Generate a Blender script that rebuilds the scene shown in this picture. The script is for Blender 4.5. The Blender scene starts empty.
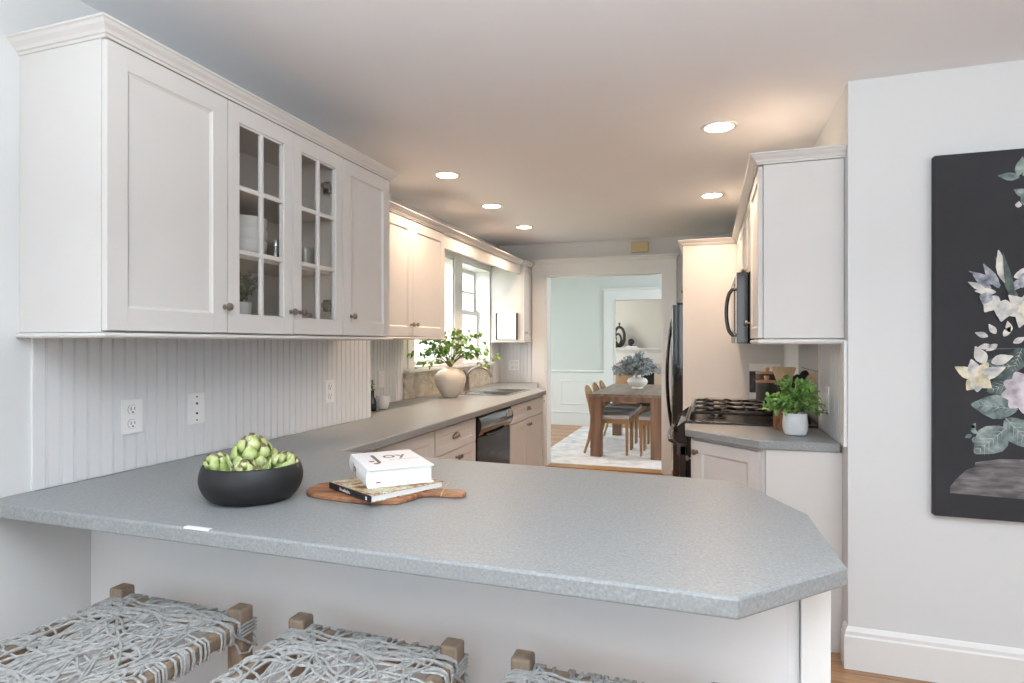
import bpy, bmesh, math, random
from mathutils import Vector, Matrix
SC = bpy.context.scene
COL = SC.collection
PI = math.pi
random.seed(7)

# ---------------------------------------------------------------- camera
THETA = math.atan(197 / 594)
cam_d = bpy.data.cameras.new('camera')
cam_d.sensor_fit = 'HORIZONTAL'
cam_d.sensor_width = 36.0
cam_d.lens = 594 / 1024 * 36.0
cam_d.shift_y = 1.5 / 1024
cam_d.clip_start = 0.05
cam = bpy.data.objects.new('camera', cam_d)
cam.location = (0, 0, 1.35)
cam.rotation_euler = (PI / 2, 0, THETA)
COL.objects.link(cam)
SC.camera = cam

# ---------------------------------------------------------------- world, exposure
SC.view_settings.view_transform = 'Standard'
SC.view_settings.look = 'None'
SC.view_settings.gamma = 1.0
SC.view_settings.use_curve_mapping = False
SC.view_settings.exposure = 0.2
world = bpy.data.worlds.new('daylight')
SC.world = world
world.use_nodes = True
bg = world.node_tree.nodes['Background']
bg.inputs['Color'].default_value = (0.97, 0.99, 1.0, 1)
bg.inputs['Strength'].default_value = 8.0


def lin(c):
    out = []
    for v in c[:3]:
        v = v / 255.0
        out.append(v / 12.92 if v <= 0.04045 else ((v + 0.055) / 1.055) ** 2.4)
    return (*out, 1.0)


def area(name, loc, rot, sx, sy, power, col):
    d = bpy.data.lights.new(name, 'AREA')
    d.shape = 'RECTANGLE'
    d.size, d.size_y = sx, sy
    d.energy = power
    d.color = col
    o = bpy.data.objects.new(name, d)
    o.location = loc
    o.rotation_euler = rot
    COL.objects.link(o)
    return o


COOL = (0.80, 0.91, 1.0)
# added area lights in place of unseen windows, behind and beside the camera
area('daylight_fill_rear', (-0.4, -2.9, 1.6), (PI / 2 - .1, 0, 0), 2.2, 1.5, 26, COOL)
area('daylight_fill_rear_right', (2.6, -2.9, 1.6), (PI / 2 - .1, 0, 0), 1.9, 1.5, 22, COOL)
area('daylight_fill_left', (-1.86, -1.3, 1.5), (PI / 2, 0, -PI / 2), 1.5, 1.4, 10, COOL)
# upward area lights added behind the camera to brighten by ceiling bounce
area('bounce_fill', (0.1, -0.3, 1.75), (PI, 0, 0), 1.2, 1.2, 95, (0.88, 0.95, 1.0))
area('bounce_fill', (2.2, -0.2, 1.75), (PI, 0, 0), 1.2, 1.2, 45, (0.88, 0.95, 1.0))
# area lights added to stand in for unseen dining and living room windows
area('daylight_fill_dining', (-3.9, 8.0, 1.5), (PI / 2, 0, -PI / 2), 1.8, 1.6, 7, (0.93, 0.98, 1.0))
area('daylight_fill_dining_right', (1.9, 8.2, 1.5), (PI / 2, 0, PI / 2), 1.8, 1.6, 4, (0.93, 0.98, 1.0))
area('daylight_fill_living', (-4.3, 11.4, 1.5), (PI / 2, 0, -PI / 2), 1.8, 1.6, 50, (0.97, 0.98, 1.0))


# ---------------------------------------------------------------- materials
def mat(name, rgb, rough=0.5, metal=0.0, var=0.0, scale=8.0, bump=0.0, bscale=None, spec=0.5,
        emit=0.0, stretch=None, alpha=1.0, coat=0.0, sheen=0.0):
    m = bpy.data.materials.new(name)
    m.use_nodes = True
    nt = m.node_tree
    b = nt.nodes['Principled BSDF']
    c = lin(rgb)
    b.inputs['Base Color'].default_value = c
    b.inputs['Roughness'].default_value = rough
    b.inputs['Metallic'].default_value = metal
    b.inputs['Specular IOR Level'].default_value = spec
    b.inputs['Coat Weight'].default_value = coat
    if emit:
        b.inputs['Emission Color'].default_value = c
        b.inputs['Emission Strength'].default_value = emit
    tc = nt.nodes.new('ShaderNodeTexCoord')
    mp = nt.nodes.new('ShaderNodeMapping')
    if stretch:
        mp.inputs['Scale'].default_value = stretch
    nt.links.new(tc.outputs['Object'], mp.inputs['Vector'])
    n = nt.nodes.new('ShaderNodeTexNoise')
    n.inputs['Scale'].default_value = scale
    n.inputs['Detail'].default_value = 6
    nt.links.new(mp.outputs['Vector'], n.inputs['Vector'])
    if var:
        r = nt.nodes.new('ShaderNodeValToRGB')
        r.color_ramp.elements[0].position = 0.3
        r.color_ramp.elements[1].position = 0.7
        lo = tuple(max(0, v * (1 - var)) for v in c[:3]) + (1,)
        hi = tuple(min(1, v * (1 + var)) for v in c[:3]) + (1,)
        r.color_ramp.elements[0].color = lo
        r.color_ramp.elements[1].color = hi
        nt.links.new(n.outputs['Fac'], r.inputs['Fac'])
        nt.links.new(r.outputs['Color'], b.inputs['Base Color'])
    if bump:
        bp = nt.nodes.new('ShaderNodeBump')
        bp.inputs['Strength'].default_value = bump
        bp.inputs['Distance'].default_value = 0.002
        if bscale:
            n2 = nt.nodes.new('ShaderNodeTexNoise')
            n2.inputs['Scale'].default_value = bscale
            nt.links.new(mp.outputs['Vector'], n2.inputs['Vector'])
            nt.links.new(n2.outputs['Fac'], bp.inputs['Height'])
        else:
            nt.links.new(n.outputs['Fac'], bp.inputs['Height'])
        nt.links.new(bp.outputs['Normal'], b.inputs['Normal'])
    return m


def ramp_mat(name, stops, rough, scale, stretch=(1, 1, 1), detail=6, kind='noise', bump=0.0, distort=0.0, coat=0):
    m = bpy.data.materials.new(name)
    m.use_nodes = True
    nt = m.node_tree
    b = nt.nodes['Principled BSDF']
    b.inputs['Roughness'].default_value = rough
    b.inputs['Coat Weight'].default_value = coat
    tc = nt.nodes.new('ShaderNodeTexCoord')
    mp = nt.nodes.new('ShaderNodeMapping')
    mp.inputs['Scale'].default_value = stretch
    nt.links.new(tc.outputs['Object'], mp.inputs['Vector'])
    if kind == 'voronoi':
        n = nt.nodes.new('ShaderNodeTexVoronoi')
        out = n.outputs['Color']
    else:
        n = nt.nodes.new('ShaderNodeTexNoise')
        n.inputs['Detail'].default_value = detail
        n.inputs['Distortion'].default_value = distort
        out = n.outputs['Fac']
    n.inputs['Scale'].default_value = scale
    nt.links.new(mp.outputs['Vector'], n.inputs['Vector'])
    r = nt.nodes.new('ShaderNodeValToRGB')
    el = r.color_ramp.elements
    el[0].position, el[0].color = stops[0][0], lin(stops[0][1])
    el[1].position, el[1].color = stops[-1][0], lin(stops[-1][1])
    for p, c in stops[1:-1]:
        e = el.new(p)
        e.color = lin(c)
    nt.links.new(out, r.inputs['Fac'])
    nt.links.new(r.outputs['Color'], b.inputs['Base Color'])
    if bump:
        bp = nt.nodes.new('ShaderNodeBump')
        bp.inputs['Strength'].default_value = bump
        bp.inputs['Distance'].default_value = 0.002
        nt.links.new(out, bp.inputs['Height'])
        nt.links.new(bp.outputs['Normal'], b.inputs['Normal'])
    return m


def floor_mat():
    m = bpy.data.materials.new('oak_floor')
    m.use_nodes = True
    nt = m.node_tree
    b = nt.nodes['Principled BSDF']
    b.inputs['Roughness'].default_value = 0.35
    tc = nt.nodes.new('ShaderNodeTexCoord')
    br = nt.nodes.new('ShaderNodeTexBrick')
    br.inputs['Scale'].default_value = 1.0
    br.inputs['Brick Width'].default_value = 0.9
    br.inputs['Row Height'].default_value = 0.083
    br.inputs['Mortar Size'].default_value = 0.0015
    br.inputs['Color1'].default_value = lin((188, 146, 108))
    br.inputs['Color2'].default_value = lin((160, 120, 86))
    br.inputs['Mortar'].default_value = lin((90, 58, 36))
    nt.links.new(tc.outputs['Object'], br.inputs['Vector'])
    mp = nt.nodes.new('ShaderNodeMapping')
    mp.inputs['Scale'].default_value = (2, 28, 1)
    n = nt.nodes.new('ShaderNodeTexNoise')
    n.inputs['Scale'].default_value = 3
    n.inputs['Detail'].default_value = 8
    nt.links.new(tc.outputs['Object'], mp.inputs['Vector'])
    nt.links.new(mp.outputs['Vector'], n.inputs['Vector'])
    mx = nt.nodes.new('ShaderNodeMix')
    mx.data_type = 'RGBA'
    mx.blend_type = 'OVERLAY'
    mx.inputs['Factor'].default_value = 0.5
    nt.links.new(br.outputs['Color'], mx.inputs[6])
    nt.links.new(n.outputs['Fac'], mx.inputs[7])
    nt.links.new(mx.outputs[2], b.inputs['Base Color'])
    return m


def glass_mat(name, tint=(1, 1, 1), rough=0.0, mix=0.1):
    m = bpy.data.materials.new(name)
    m.use_nodes = True
    nt = m.node_tree
    nt.nodes.remove(nt.nodes['Principled BSDF'])
    out = nt.nodes['Material Output']
    tr = nt.nodes.new('ShaderNodeBsdfTransparent')
    tr.inputs['Color'].default_value = (*tint, 1)
    gl = nt.nodes.new('ShaderNodeBsdfGlossy')
    gl.inputs['Roughness'].default_value = rough
    mx = nt.nodes.new('ShaderNodeMixShader')
    mx.inputs['Fac'].default_value = mix * 0.4
    nt.links.new(tr.outputs[0], mx.inputs[1])
    nt.links.new(gl.outputs[0], mx.inputs[2])
    nt.links.new(mx.outputs[0], out.inputs['Surface'])
    return m


def tile_mat():
    m = bpy.data.materials.new('grey_wall_tile')
    m.use_nodes = True
    nt = m.node_tree
    b = nt.nodes['Principled BSDF']
    b.inputs['Roughness'].default_value = 0.25
    tc = nt.nodes.new('ShaderNodeTexCoord')
    mp = nt.nodes.new('ShaderNodeMapping')
    mp.inputs['Rotation'].default_value = (PI / 2, 0, PI / 2)
    br = nt.nodes.new('ShaderNodeTexBrick')
    br.inputs['Brick Width'].default_value = 0.3
    br.inputs['Row Height'].default_value = 0.1
    br.inputs['Mortar Size'].default_value = 0.003
    br.inputs['Scale'].default_value = 1.0
    br.inputs['Color1'].default_value = lin((150, 156, 158))
    br.inputs['Color2'].default_value = lin((178, 184, 185))
    br.inputs['Mortar'].default_value = lin((120, 120, 118))
    nt.links.new(tc.outputs['Object'], mp.inputs['Vector'])
    nt.links.new(mp.outputs['Vector'], br.inputs['Vector'])
    nt.links.new(br.outputs['Color'], b.inputs['Base Color'])
    return m


M = dict(
    wall=mat('grey_white_wall_paint', (216, 218, 218), 0.6, bump=0.03, bscale=220),
    ceil=mat('ceiling_paint', (236, 238, 242), 0.7),
    dining=mat('pale_aqua_wall_paint', (196, 204, 202), 0.6),
    dtrim=mat('dining_trim_paint', (214, 219, 218), 0.45),
    living=mat('living_room_wall_paint', (218, 216, 208), 0.6),
    trim=mat('trim_paint', (228, 228, 226), 0.35),
    cab=mat('white_cabinet_paint', (213, 211, 208), 0.4, var=0.015, scale=5),
    bead=mat('beadboard_paint', (224, 225, 226), 0.42),
    inside=mat('cabinet_interior_board', (212, 206, 198), 0.6),
    ctr=ramp_mat('grey_speckled_laminate', [(0.25, (126, 130, 132)), (0.42, (141, 145, 146)), (0.56, (146, 150, 151)),
                                            (0.75, (164, 167, 168))], 0.38, 160, detail=4),
    stone=ramp_mat('beige_stone', [(0.3, (150, 140, 126)), (0.5, (186, 176, 160)), (0.7, (204, 196, 182))], 0.4, 9,
                   stretch=(1, 1, 1.8), distort=1.2),
    tile=tile_mat(),
    floor=floor_mat(),
    steel=mat('brushed_steel', (190, 190, 188), 0.25, 1.0),
    nickel=mat('brushed_nickel', (150, 142, 134), 0.3, 1.0),
    hinge=mat('hinge_steel', (120, 118, 115), 0.35, 1.0),
    black=mat('black_gloss_enamel', (18, 18, 20), 0.12, coat=0.5),
    blacks=mat('black_satin_steel', (15, 15, 17), 0.25, 0.0, spec=0.35),
    iron=mat('cast_iron', (14, 14, 15), 0.3),
    bglass=mat('black_oven_glass', (8, 8, 10), 0.05),
    bowl=mat('matte_black_ceramic', (27, 28, 30), 0.5, var=0.15, scale=30),
    white=mat('white_ceramic', (235, 234, 230), 0.3),
    cream=mat('cream_stoneware', (214, 205, 192), 0.55, var=0.04, scale=12, bump=0.2, bscale=60),
    concrete=mat('whitewashed_clay', (212, 214, 216), 0.75, var=0.06, scale=25, bump=0.4, bscale=90),
    glass=glass_mat('clear_glass'),
    cup=glass_mat('drinking_glass', (0.93, 0.94, 0.93), mix=0.2),
    leaf=mat('basil_green_leaf', (108, 152, 78), 0.45, var=0.5, scale=14),
    leaf2=mat('young_yellow_green_leaf', (140, 182, 84), 0.45, var=0.45, scale=9),
    leafd=mat('grey_green_leaf', (120, 134, 112), 0.55, var=0.4, scale=20),
    leafb=mat('blue_grey_eucalyptus_leaf', (170, 178, 180), 0.6, var=0.45, scale=24),
    stem=mat('brown_stem', (120, 98, 74), 0.7),
    art=ramp_mat('artichoke_bract', [(0.3, (140, 160, 88)), (0.5, (182, 196, 126)), (0.7, (220, 218, 176))], 0.45, 30),
    artd=mat('dry_artichoke_tip', (126, 104, 84), 0.8),
    acacia=ramp_mat('acacia_wood', [(0.28, (84, 52, 36)), (0.45, (140, 92, 64)), (0.6, (174, 124, 88)), (0.75, (110, 70, 48))],
                    0.4, 5, stretch=(1.2, 9, 3), distort=0.8),
    bamboo=mat('light_utensil_wood', (206, 172, 134), 0.5, var=0.12, scale=10, stretch=(8, 8, 1)),
    stoolw=mat('weathered_stool_wood', (140, 122, 104), 0.6, var=0.3, scale=14, stretch=(3, 3, 1), bump=0.3),
    rope=mat('pale_grey_rope', (166, 166, 164), 0.85, var=0.2, scale=90, bump=0.2),
    table=ramp_mat('walnut_table_wood', [(0.3, (104, 78, 62)), (0.5, (130, 100, 80)), (0.7, (150, 120, 98))], 0.4, 2.2,
                   stretch=(7, 7, .6)),
    ttop=ramp_mat('grey_brown_table_top', [(0.3, (108, 94, 84)), (0.5, (134, 120, 108)), (0.7, (150, 137, 126))], 0.38, 2.5,
                  stretch=(9, .6, 8)),
    chair=mat('honey_oak_chair_wood', (164, 128, 90), 0.45, var=0.12, scale=8, stretch=(6, 6, 1)),
    seat=mat('grey_seat_fabric', (196, 195, 198), 0.9, var=0.06, scale=60),
    cane=mat('woven_cane', (176, 150, 118), 0.7, var=0.2, scale=150),
    rug=ramp_mat('pale_distressed_rug', [(0.3, (196, 197, 200)), (0.5, (224, 224, 226)), (0.7, (240, 241, 242))], 0.95, 5,
                 detail=10, distort=0.6),
    page=mat('book_pages', (232, 232, 230), 0.7, var=0.05, scale=4, stretch=(1, 1, 150)),
    bookw=mat('white_book_cloth', (244, 244, 245), 0.4),
    gold=mat('bronze_lettering', (112, 88, 62), 0.4),
    greyt=mat('pale_grey_lettering', (190, 186, 180), 0.5),
    spine=mat('black_book_spine', (34, 34, 38), 0.4),
    cover=ramp_mat('food_photo_cover', [(0.3, (60, 40, 34)), (0.42, (168, 112, 66)), (0.5, (214, 196, 150)), (0.57, (120, 140, 80)),
                                        (0.63, (230, 226, 220)), (0.72, (140, 50, 44))], 0.35, 38, detail=2),
    red=mat('red_ribbon', (170, 40, 66), 0.6),
    plastic=mat('white_outlet_plastic', (240, 240, 240), 0.35),
    slot=mat('outlet_slot_dark', (70, 70, 72), 0.5),
    canvas=mat('charcoal_canvas', (47, 48, 52), 0.8, var=0.1, scale=5, bump=0.15, bscale=400),
    petal=ramp_mat('painted_white_petal', [(0.3, (160, 162, 166)), (0.5, (206, 204, 200)), (0.7, (232, 228, 216))], 0.8, 28,
                   stretch=(1, 1, 1)),
    petalp=ramp_mat('painted_blush_petal', [(0.3, (160, 148, 158)), (0.55, (206, 200, 206)), (0.7, (222, 220, 222))], 0.8, 24),
    petalb=ramp_mat('painted_grey_iris_petal', [(0.3, (84, 88, 104)), (0.5, (150, 154, 164)), (0.7, (204, 206, 210))], 0.8, 34),
    petaly=ramp_mat('painted_cream_petal', [(0.3, (176, 166, 136)), (0.5, (220, 212, 188)), (0.7, (236, 232, 220))], 0.8, 24),
    pleaf=ramp_mat('painted_sage_leaf', [(0.3, (84, 98, 98)), (0.5, (124, 140, 138)), (0.7, (168, 180, 176))], 0.8, 30),
    pleafd=ramp_mat('painted_dark_leaf', [(0.3, (58, 68, 68)), (0.5, (84, 98, 96)), (0.7, (110, 124, 120))], 0.8, 30),
    pstone=ramp_mat('painted_stone_plinth', [(0.3, (78, 76, 78)), (0.5, (106, 103, 104)), (0.7, (132, 129, 130))], 0.8, 16,
                    stretch=(1, 1, 4)),
    lamp=mat('warm_lamp_lens', (255, 236, 206), 0.5, emit=14.0),
    beige=mat('tan_plastic', (206, 186, 146), 0.5),
    copper=mat('copper_lid', (204, 158, 120), 0.35, 0.6),
    canister=mat('dark_bronze_canister', (70, 66, 66), 0.45, 0.2),
    photo=ramp_mat('dark_photo_print', [(0.35, (34, 32, 34)), (0.6, (66, 62, 62)), (0.75, (150, 120, 110))], 0.4, 14),
    tan=mat('tan_leather', (198, 166, 134), 0.6),
    peach=mat('peach_fabric', (222, 206, 190), 0.85),
    dkwood=mat('dark_brown_wood', (92, 64, 46), 0.5),
    sculpt=mat('charcoal_sculpture', (62, 60, 60), 0.55),
    bottle=mat('green_bottle', (70, 110, 50), 0.15),
    lime=mat('yellow_green_label', (196, 214, 120), 0.5),
    paper=mat('white_paper', (236, 236, 234), 0.6),
    grass=mat('outdoor_lawn', (138, 150, 122), 0.9, var=0.2, scale=4),
    hedge=mat('hedge_leaf', (150, 178, 120), 0.7, var=0.3, scale=6),
    sticker=mat('worn_white_tape', (226, 228, 226), 0.6),
    rubber=mat('black_rubber', (30, 30, 30), 0.7),
    slip=mat('shelf_liner', (206, 202, 196), 0.6),
)


# ---------------------------------------------------------------- mesh builder
class MB:
    def __init__(s, m=None):
        s.v, s.f, s.mi = [], [], []
        s.M = m or Matrix.Identity(4)
        s.cur = 0

    def add(s, vs, fs, mi=None):
        o = len(s.v)
        s.v += [s.M @ Vector(p) for p in vs]
        s.f += [tuple(i + o for i in f) for f in fs]
        s.mi += [s.cur if mi is None else mi] * len(fs)
        return s

    def box(s, a, b, mi=None):
        x0, x1 = sorted((a[0], b[0]))
        y0, y1 = sorted((a[1], b[1]))
        z0, z1 = sorted((a[2], b[2]))
        vs = [(x0, y0, z0), (x1, y0, z0), (x1, y1, z0), (x0, y1, z0), (x0, y0, z1), (x1, y0, z1), (x1, y1, z1), (x0, y1, z1)]
        return s.add(vs, [(0, 3, 2, 1), (4, 5, 6, 7), (0, 1, 5, 4), (1, 2, 6, 5), (2, 3, 7, 6), (3, 0, 4, 7)], mi)

    def cbox(s, a, b, c=0.004, mi=None):
        """box with all edges chamfered"""
        x0, x1 = sorted((a[0], b[0]))
        y0, y1 = sorted((a[1], b[1]))
        z0, z1 = sorted((a[2], b[2]))
        c = min(c, (x1 - x0) * .45, (y1 - y0) * .45, (z1 - z0) * .45)
        bm = bmesh.new()
        vs = [bm.verts.new(p) for p in [(x0, y0, z0), (x1, y0, z0), (x1, y1, z0), (x0, y1, z0),
                                        (x0, y0, z1), (x1, y0, z1), (x1, y1, z1), (x0, y1, z1)]]
        for f in [(0, 3, 2, 1), (4, 5, 6, 7), (0, 1, 5, 4), (1, 2, 6, 5), (2, 3, 7, 6), (3, 0, 4, 7)]:
            bm.faces.new([vs[i] for i in f])
        bmesh.ops.bevel(bm, geom=bm.edges[:], offset=c, segments=2, profile=0.5, affect='EDGES')
        bm.verts.index_update()
        s.add([v.co[:] for v in bm.verts], [[v.index for v in f.verts] for f in bm.faces], mi)
        bm.free()
        return s

    def prism(s, poly, z0, z1, mi=None, cham=0.0, chb=0.0):
        """polygon (CCW) extruded in z; optional chamfer on the top edge"""
        n = len(poly)
        if cham or chb:
            def inset(d):
                out = []
                for i in range(n):
                    p0, p1, p2 = Vector(poly[i - 1]), Vector(poly[i]), Vector(poly[(i + 1) % n])
                    e1, e2 = (p1 - p0).normalized(), (p2 - p1).normalized()
                    n1, n2 = Vector((-e1.y, e1.x)), Vector((-e2.y, e2.x))
                    k = (n1 + n2)
                    k = k / max(0.3, (1 + n1.dot(n2)))
                    out.append(p1 + k * d)
                return out
            rings = []
            if chb:
                rings.append([(p.x, p.y, z0) for p in inset(chb)])
                rings.append([(p[0], p[1], z0 + chb) for p in poly])
            else:
                rings.append([(p[0], p[1], z0) for p in poly])
            if cham:
                rings.append([(p[0], p[1], z1 - cham) for p in poly])
                rings.append([(p.x, p.y, z1) for p in inset(cham)])
            else:
                rings.append([(p[0], p[1], z1) for p in poly])
        else:
            rings = [[(p[0], p[1], z0) for p in poly], [(p[0], p[1], z1) for p in poly]]
        vs = [p for r in rings for p in r]
        fs = [tuple(reversed(range(n))), tuple(range((len(rings) - 1) * n, len(rings) * n))]
        for k in range(len(rings) - 1):
            for i in range(n):
                j = (i + 1) % n
                fs.append((k * n + i, k * n + j, (k + 1) * n + j, (k + 1) * n + i))
        return s.add(vs, fs, mi)

    def lathe(s, prof, seg=24, c=(0, 0, 0), mi=None, sx=1, sy=1, axis='z'):
        vs, fs = [], []
        n = len(prof)
        for k in range(seg):
            a = 2 * PI * k / seg
            for r, z in prof:
                p = (r * math.cos(a) * sx, r * math.sin(a) * sy, z)
                if axis == 'x':
                    p = (p[2], p[0], p[1])
                elif axis == 'y':
                    p = (p[1], p[2], p[0])
                vs.append((p[0] + c[0], p[1] + c[1], p[2] + c[2]))
        for k in range(seg):
            k2 = (k + 1) % seg
            for i in range(n - 1):
                fs.append((k * n + i, k2 * n + i, k2 * n + i + 1, k * n + i + 1))
        if prof[0][0] > 1e-6:
            fs.append(tuple(k * n for k in reversed(range(seg))))
        if prof[-1][0] > 1e-6 :
            fs.append(tuple(k * n + n - 1 for k in range(seg)))
        return s.add(vs, fs, mi)

    def tube(s, pts, r, seg=8, mi=None, closed=False, caps=True):
        pts = [Vector(p) for p in pts]
        n = len(pts)
        rr = r if isinstance(r, (list, tuple)) else [r] * n
        vs, fs = [], []
        up = None
        for i, p in enumerate(pts):
            if closed:
                t = pts[(i + 1) % n] - pts[i - 1]
            else:
                t = pts[min(i + 1, n - 1)] - pts[max(i - 1, 0)]
            t.normalize()
            if up is None:
                up = Vector((0, 0, 1)) if abs(t.z) < 0.9 else Vector((1, 0, 0))
            a = t.cross(up)
            if a.length < 1e-4:
                a = t.cross(Vector((0.3, 1, 0.2)))
            a.normalize()
            b = a.cross(t).normalized()
            up = b
            for k in range(seg):
                w = 2 * PI * k / seg
                vs.append(p + (a * math.cos(w) + b * math.sin(w)) * rr[i])
        m = n if closed else n - 1
        for i in range(m):
            j = (i + 1) % n
            for k in range(seg):
                k2 = (k + 1) % seg
                fs.append((i * seg + k, i * seg + k2, j * seg + k2, j * seg + k))
        if caps and not closed:
            fs.append(tuple(reversed(range(seg))))
            fs.append(tuple((n - 1) * seg + k for k in range(seg)))
        return s.add(vs, fs, mi)

    def ball(s, c, r, seg=14, rings=8, sz=1.0, mi=None):
        prof = [(r * math.sin(PI * i / rings), -r * sz * math.cos(PI * i / rings)) for i in range(rings + 1)]
        prof[0] = (0, -r * sz)
        prof[-1] = (0, r * sz)
        return s.lathe(prof, seg, c, mi)

    def build(s, name, mats, parent=None, smooth=False, bevel=0.0, w=True, angle=40):
        """w: coordinates are world coordinates, moved into the parent's frame"""
        me = bpy.data.meshes.new(name)
        off = Vector((0, 0, 0))
        if parent is not None and w:
            p = parent
            while p is not None:
                off += Vector(p.location)
                p = p.parent
        me.from_pydata([tuple(v - off) for v in s.v], [], s.f)
        if not isinstance(mats, (list, tuple)):
            mats = [mats]
        for m in mats:
            me.materials.append(m)
        for i, p in enumerate(me.polygons):
            p.material_index = min(s.mi[i], len(mats) - 1)
            p.use_smooth = bool(smooth)
        bm = bmesh.new()
        bm.from_mesh(me)
        bmesh.ops.remove_doubles(bm, verts=bm.verts, dist=1e-6)
        bmesh.ops.recalc_face_normals(bm, faces=bm.faces)
        bm.to_mesh(me)
        bm.free()
        if smooth:
            me.set_sharp_from_angle(angle=math.radians(angle))
        o = bpy.data.objects.new(name, me)
        COL.objects.link(o)
        if parent is not None:
            o.parent = parent
        if bevel:
            md = o.modifiers.new('bevel', 'BEVEL')
            md.width = bevel
            md.segments = 2
            md.limit_method = 'ANGLE'
        return o


def thing(name, loc, label, cat, group=None, rz=0.0):
    o = bpy.data.objects.new(name, None)
    o.empty_display_size = 0.05
    COL.objects.link(o)
    o.location = loc
    o.rotation_euler = (0, 0, rz)
    o['label'] = label
    o['category'] = cat
    if group:
        o['group'] = group
    return o


def tag(o, label, cat, group=None):
    o['label'] = label
    o['category'] = cat
    if group:
        o['group'] = group
    return o


def st(o):
    o['kind'] = 'structure'
    return o


def S(name, mb, m, **k):
    return st(mb.build(name, m, **k))


def copy_tree(o, parent=None, loc=None, rz=None, label=None):
    c = o.copy()
    COL.objects.link(c)
    c.parent = parent
    if loc is not None:
        c.location = loc
    if rz is not None:
        c.rotation_euler = (0, 0, rz)
    if label:
        c['label'] = label
    for ch in list(o.children):
        copy_tree(ch, c)
    return c


def frame(o, u, n):
    """matrix: local x -> u (along), local y -> -n (depth behind the face), z up; origin o"""
    u = Vector(u).normalized()
    n = Vector(n).normalized()
    m = Matrix(((u.x, -n.x, 0, o[0]), (u.y, -n.y, 0, o[1]), (u.z, -n.z, 1, o[2]), (0, 0, 0, 1)))
    return m


# ---------------------------------------------------------------- cabinet pieces
def panel_door(name, mt, parent, o, u, n, w, h, stile=0.062, t=0.020, rec=0.008, rail=None):
    """recessed-panel door; o = lower left front corner on the face plane, opens along u"""
    rail = rail or stile
    mb = MB(frame(o, u, n))
    mb.cbox((0, 0, 0), (stile, t, h), 0.0015)
    mb.cbox((w - stile, 0, 0), (w, t, h), 0.0015)
    mb.box((stile - .001, 0.0004, 0), (w - stile + .001, t, rail))
    mb.box((stile - .001, 0.0004, h - rail), (w - stile + .001, t, h))
    x0, x1, z0, z1 = stile, w - stile, rail, h - rail
    e = 0.009
    mb.add([(x0, 0.0004, z0), (x1, 0.0004, z0), (x1, 0.0004, z1), (x0, 0.0004, z1),
            (x0 + e * .3, 0.004, z0 + e * .3), (x1 - e * .3, 0.004, z0 + e * .3), (x1 - e * .3, 0.004, z1 - e * .3), (x0 + e * .3, 0.004, z1 - e * .3),
            (x0 + e, rec, z0 + e), (x1 - e, rec, z0 + e), (x1 - e, rec, z1 - e), (x0 + e, rec, z1 - e)],
           [(0, 1, 5, 4), (1, 2, 6, 5), (2, 3, 7, 6), (3, 0, 4, 7),
            (4, 5, 9, 8), (5, 6, 10, 9), (6, 7, 11, 10), (7, 4, 8, 11), (8, 9, 10, 11)])
    mb.box((x0 - .001, rec + .002, z0 - .001), (x1 + .001, t - .002, z1 + .001))
    return mb.build(name, mt, parent)


def knob(parent, p, n, r=0.014, name='knob', mt=None):
    """round knob on the face; p on face, n outward"""
    n = Vector(n).normalized()
    z = n
    x = Vector((0, 0, 1)).cross(z).normalized()
    y = z.cross(x)
    m = Matrix(((x.x, y.x, z.x, p[0]), (x.y, y.y, z.y, p[1]), (x.z, y.z, z.z, p[2]), (0, 0, 0, 1)))
    mb = MB(m)
    k = r / 0.014
    mb.lathe([(0.009 * k, 0), (0.009 * k, 0.002), (0.0045 * k, 0.005), (0.0045 * k, 0.013), (0.010 * k, 0.016), (0.014 * k, 0.021),
              (0.0125 * k, 0.027), (0.007 * k, 0.030), (0, 0.0305)], 18)
    return mb.build(name, mt or M['nickel'], parent, smooth=True)


def cup_pull(parent, p, u, n):
    """bin pull: half dome open downward"""
    mb = MB(frame(p, u, n))
    vs, fs = [], []
    A, B = 12, 6
    for i in range(A + 1):
        a = PI * i / A
        for j in range(B + 1):
            b = PI / 2 * j / B
            x = 0.043 * math.cos(a) * math.cos(b * .9)
            z = 0.030 * math.sin(a) * math.cos(b * .9)
            y = -0.022 * math.sin(b)
            vs.append((x, y, z))
    for i in range(A):
        for j in range(B):
            q = i * (B + 1) + j
            fs.append((q, q + 1, q + B + 2, q + B + 1))
    mb.add(vs, fs)
    mb.box((-0.046, -0.002, -0.004), (0.046, 0, 0.002))
    o = mb.build('cup_pull', M['nickel'], parent, smooth=True, angle=60)
    md = o.modifiers.new('thick', 'SOLIDIFY')
    md.thickness = 0.002
    return o


def sweep(mb, path, prof, side=1):
    """path of (x,y); prof of (out,z); out is to the left of travel * side"""
    n = len(path)
    P = [Vector(p) for p in path]
    rings = []
    for i in range(n):
        ns = []
        if i > 0:
            e = (P[i] - P[i - 1]).normalized()
            ns.append(Vector((-e.y, e.x)) * side)
        if i < n - 1:
            e = (P[i + 1] - P[i]).normalized()
            ns.append(Vector((-e.y, e.x)) * side)
        if len(ns) == 2:
            k = (ns[0] + ns[1]) / (1 + ns[0].dot(ns[1]))
        else:
            k = ns[0]
        rings.append([(P[i].x + k.x * o, P[i].y + k.y * o, z) for o, z in prof])
    m = len(prof)
    vs = [p for r in rings for p in r]
    fs = []
    for i in range(n - 1):
        for j in range(m):
            j2 = (j + 1) % m
            fs.append((i * m + j, (i + 1) * m + j, (i + 1) * m + j2, i * m + j2))
    fs.append(tuple(range(m)))
    fs.append(tuple(reversed(range((n - 1) * m, n * m))))
    mb.add(vs, fs)
    return mb


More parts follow.
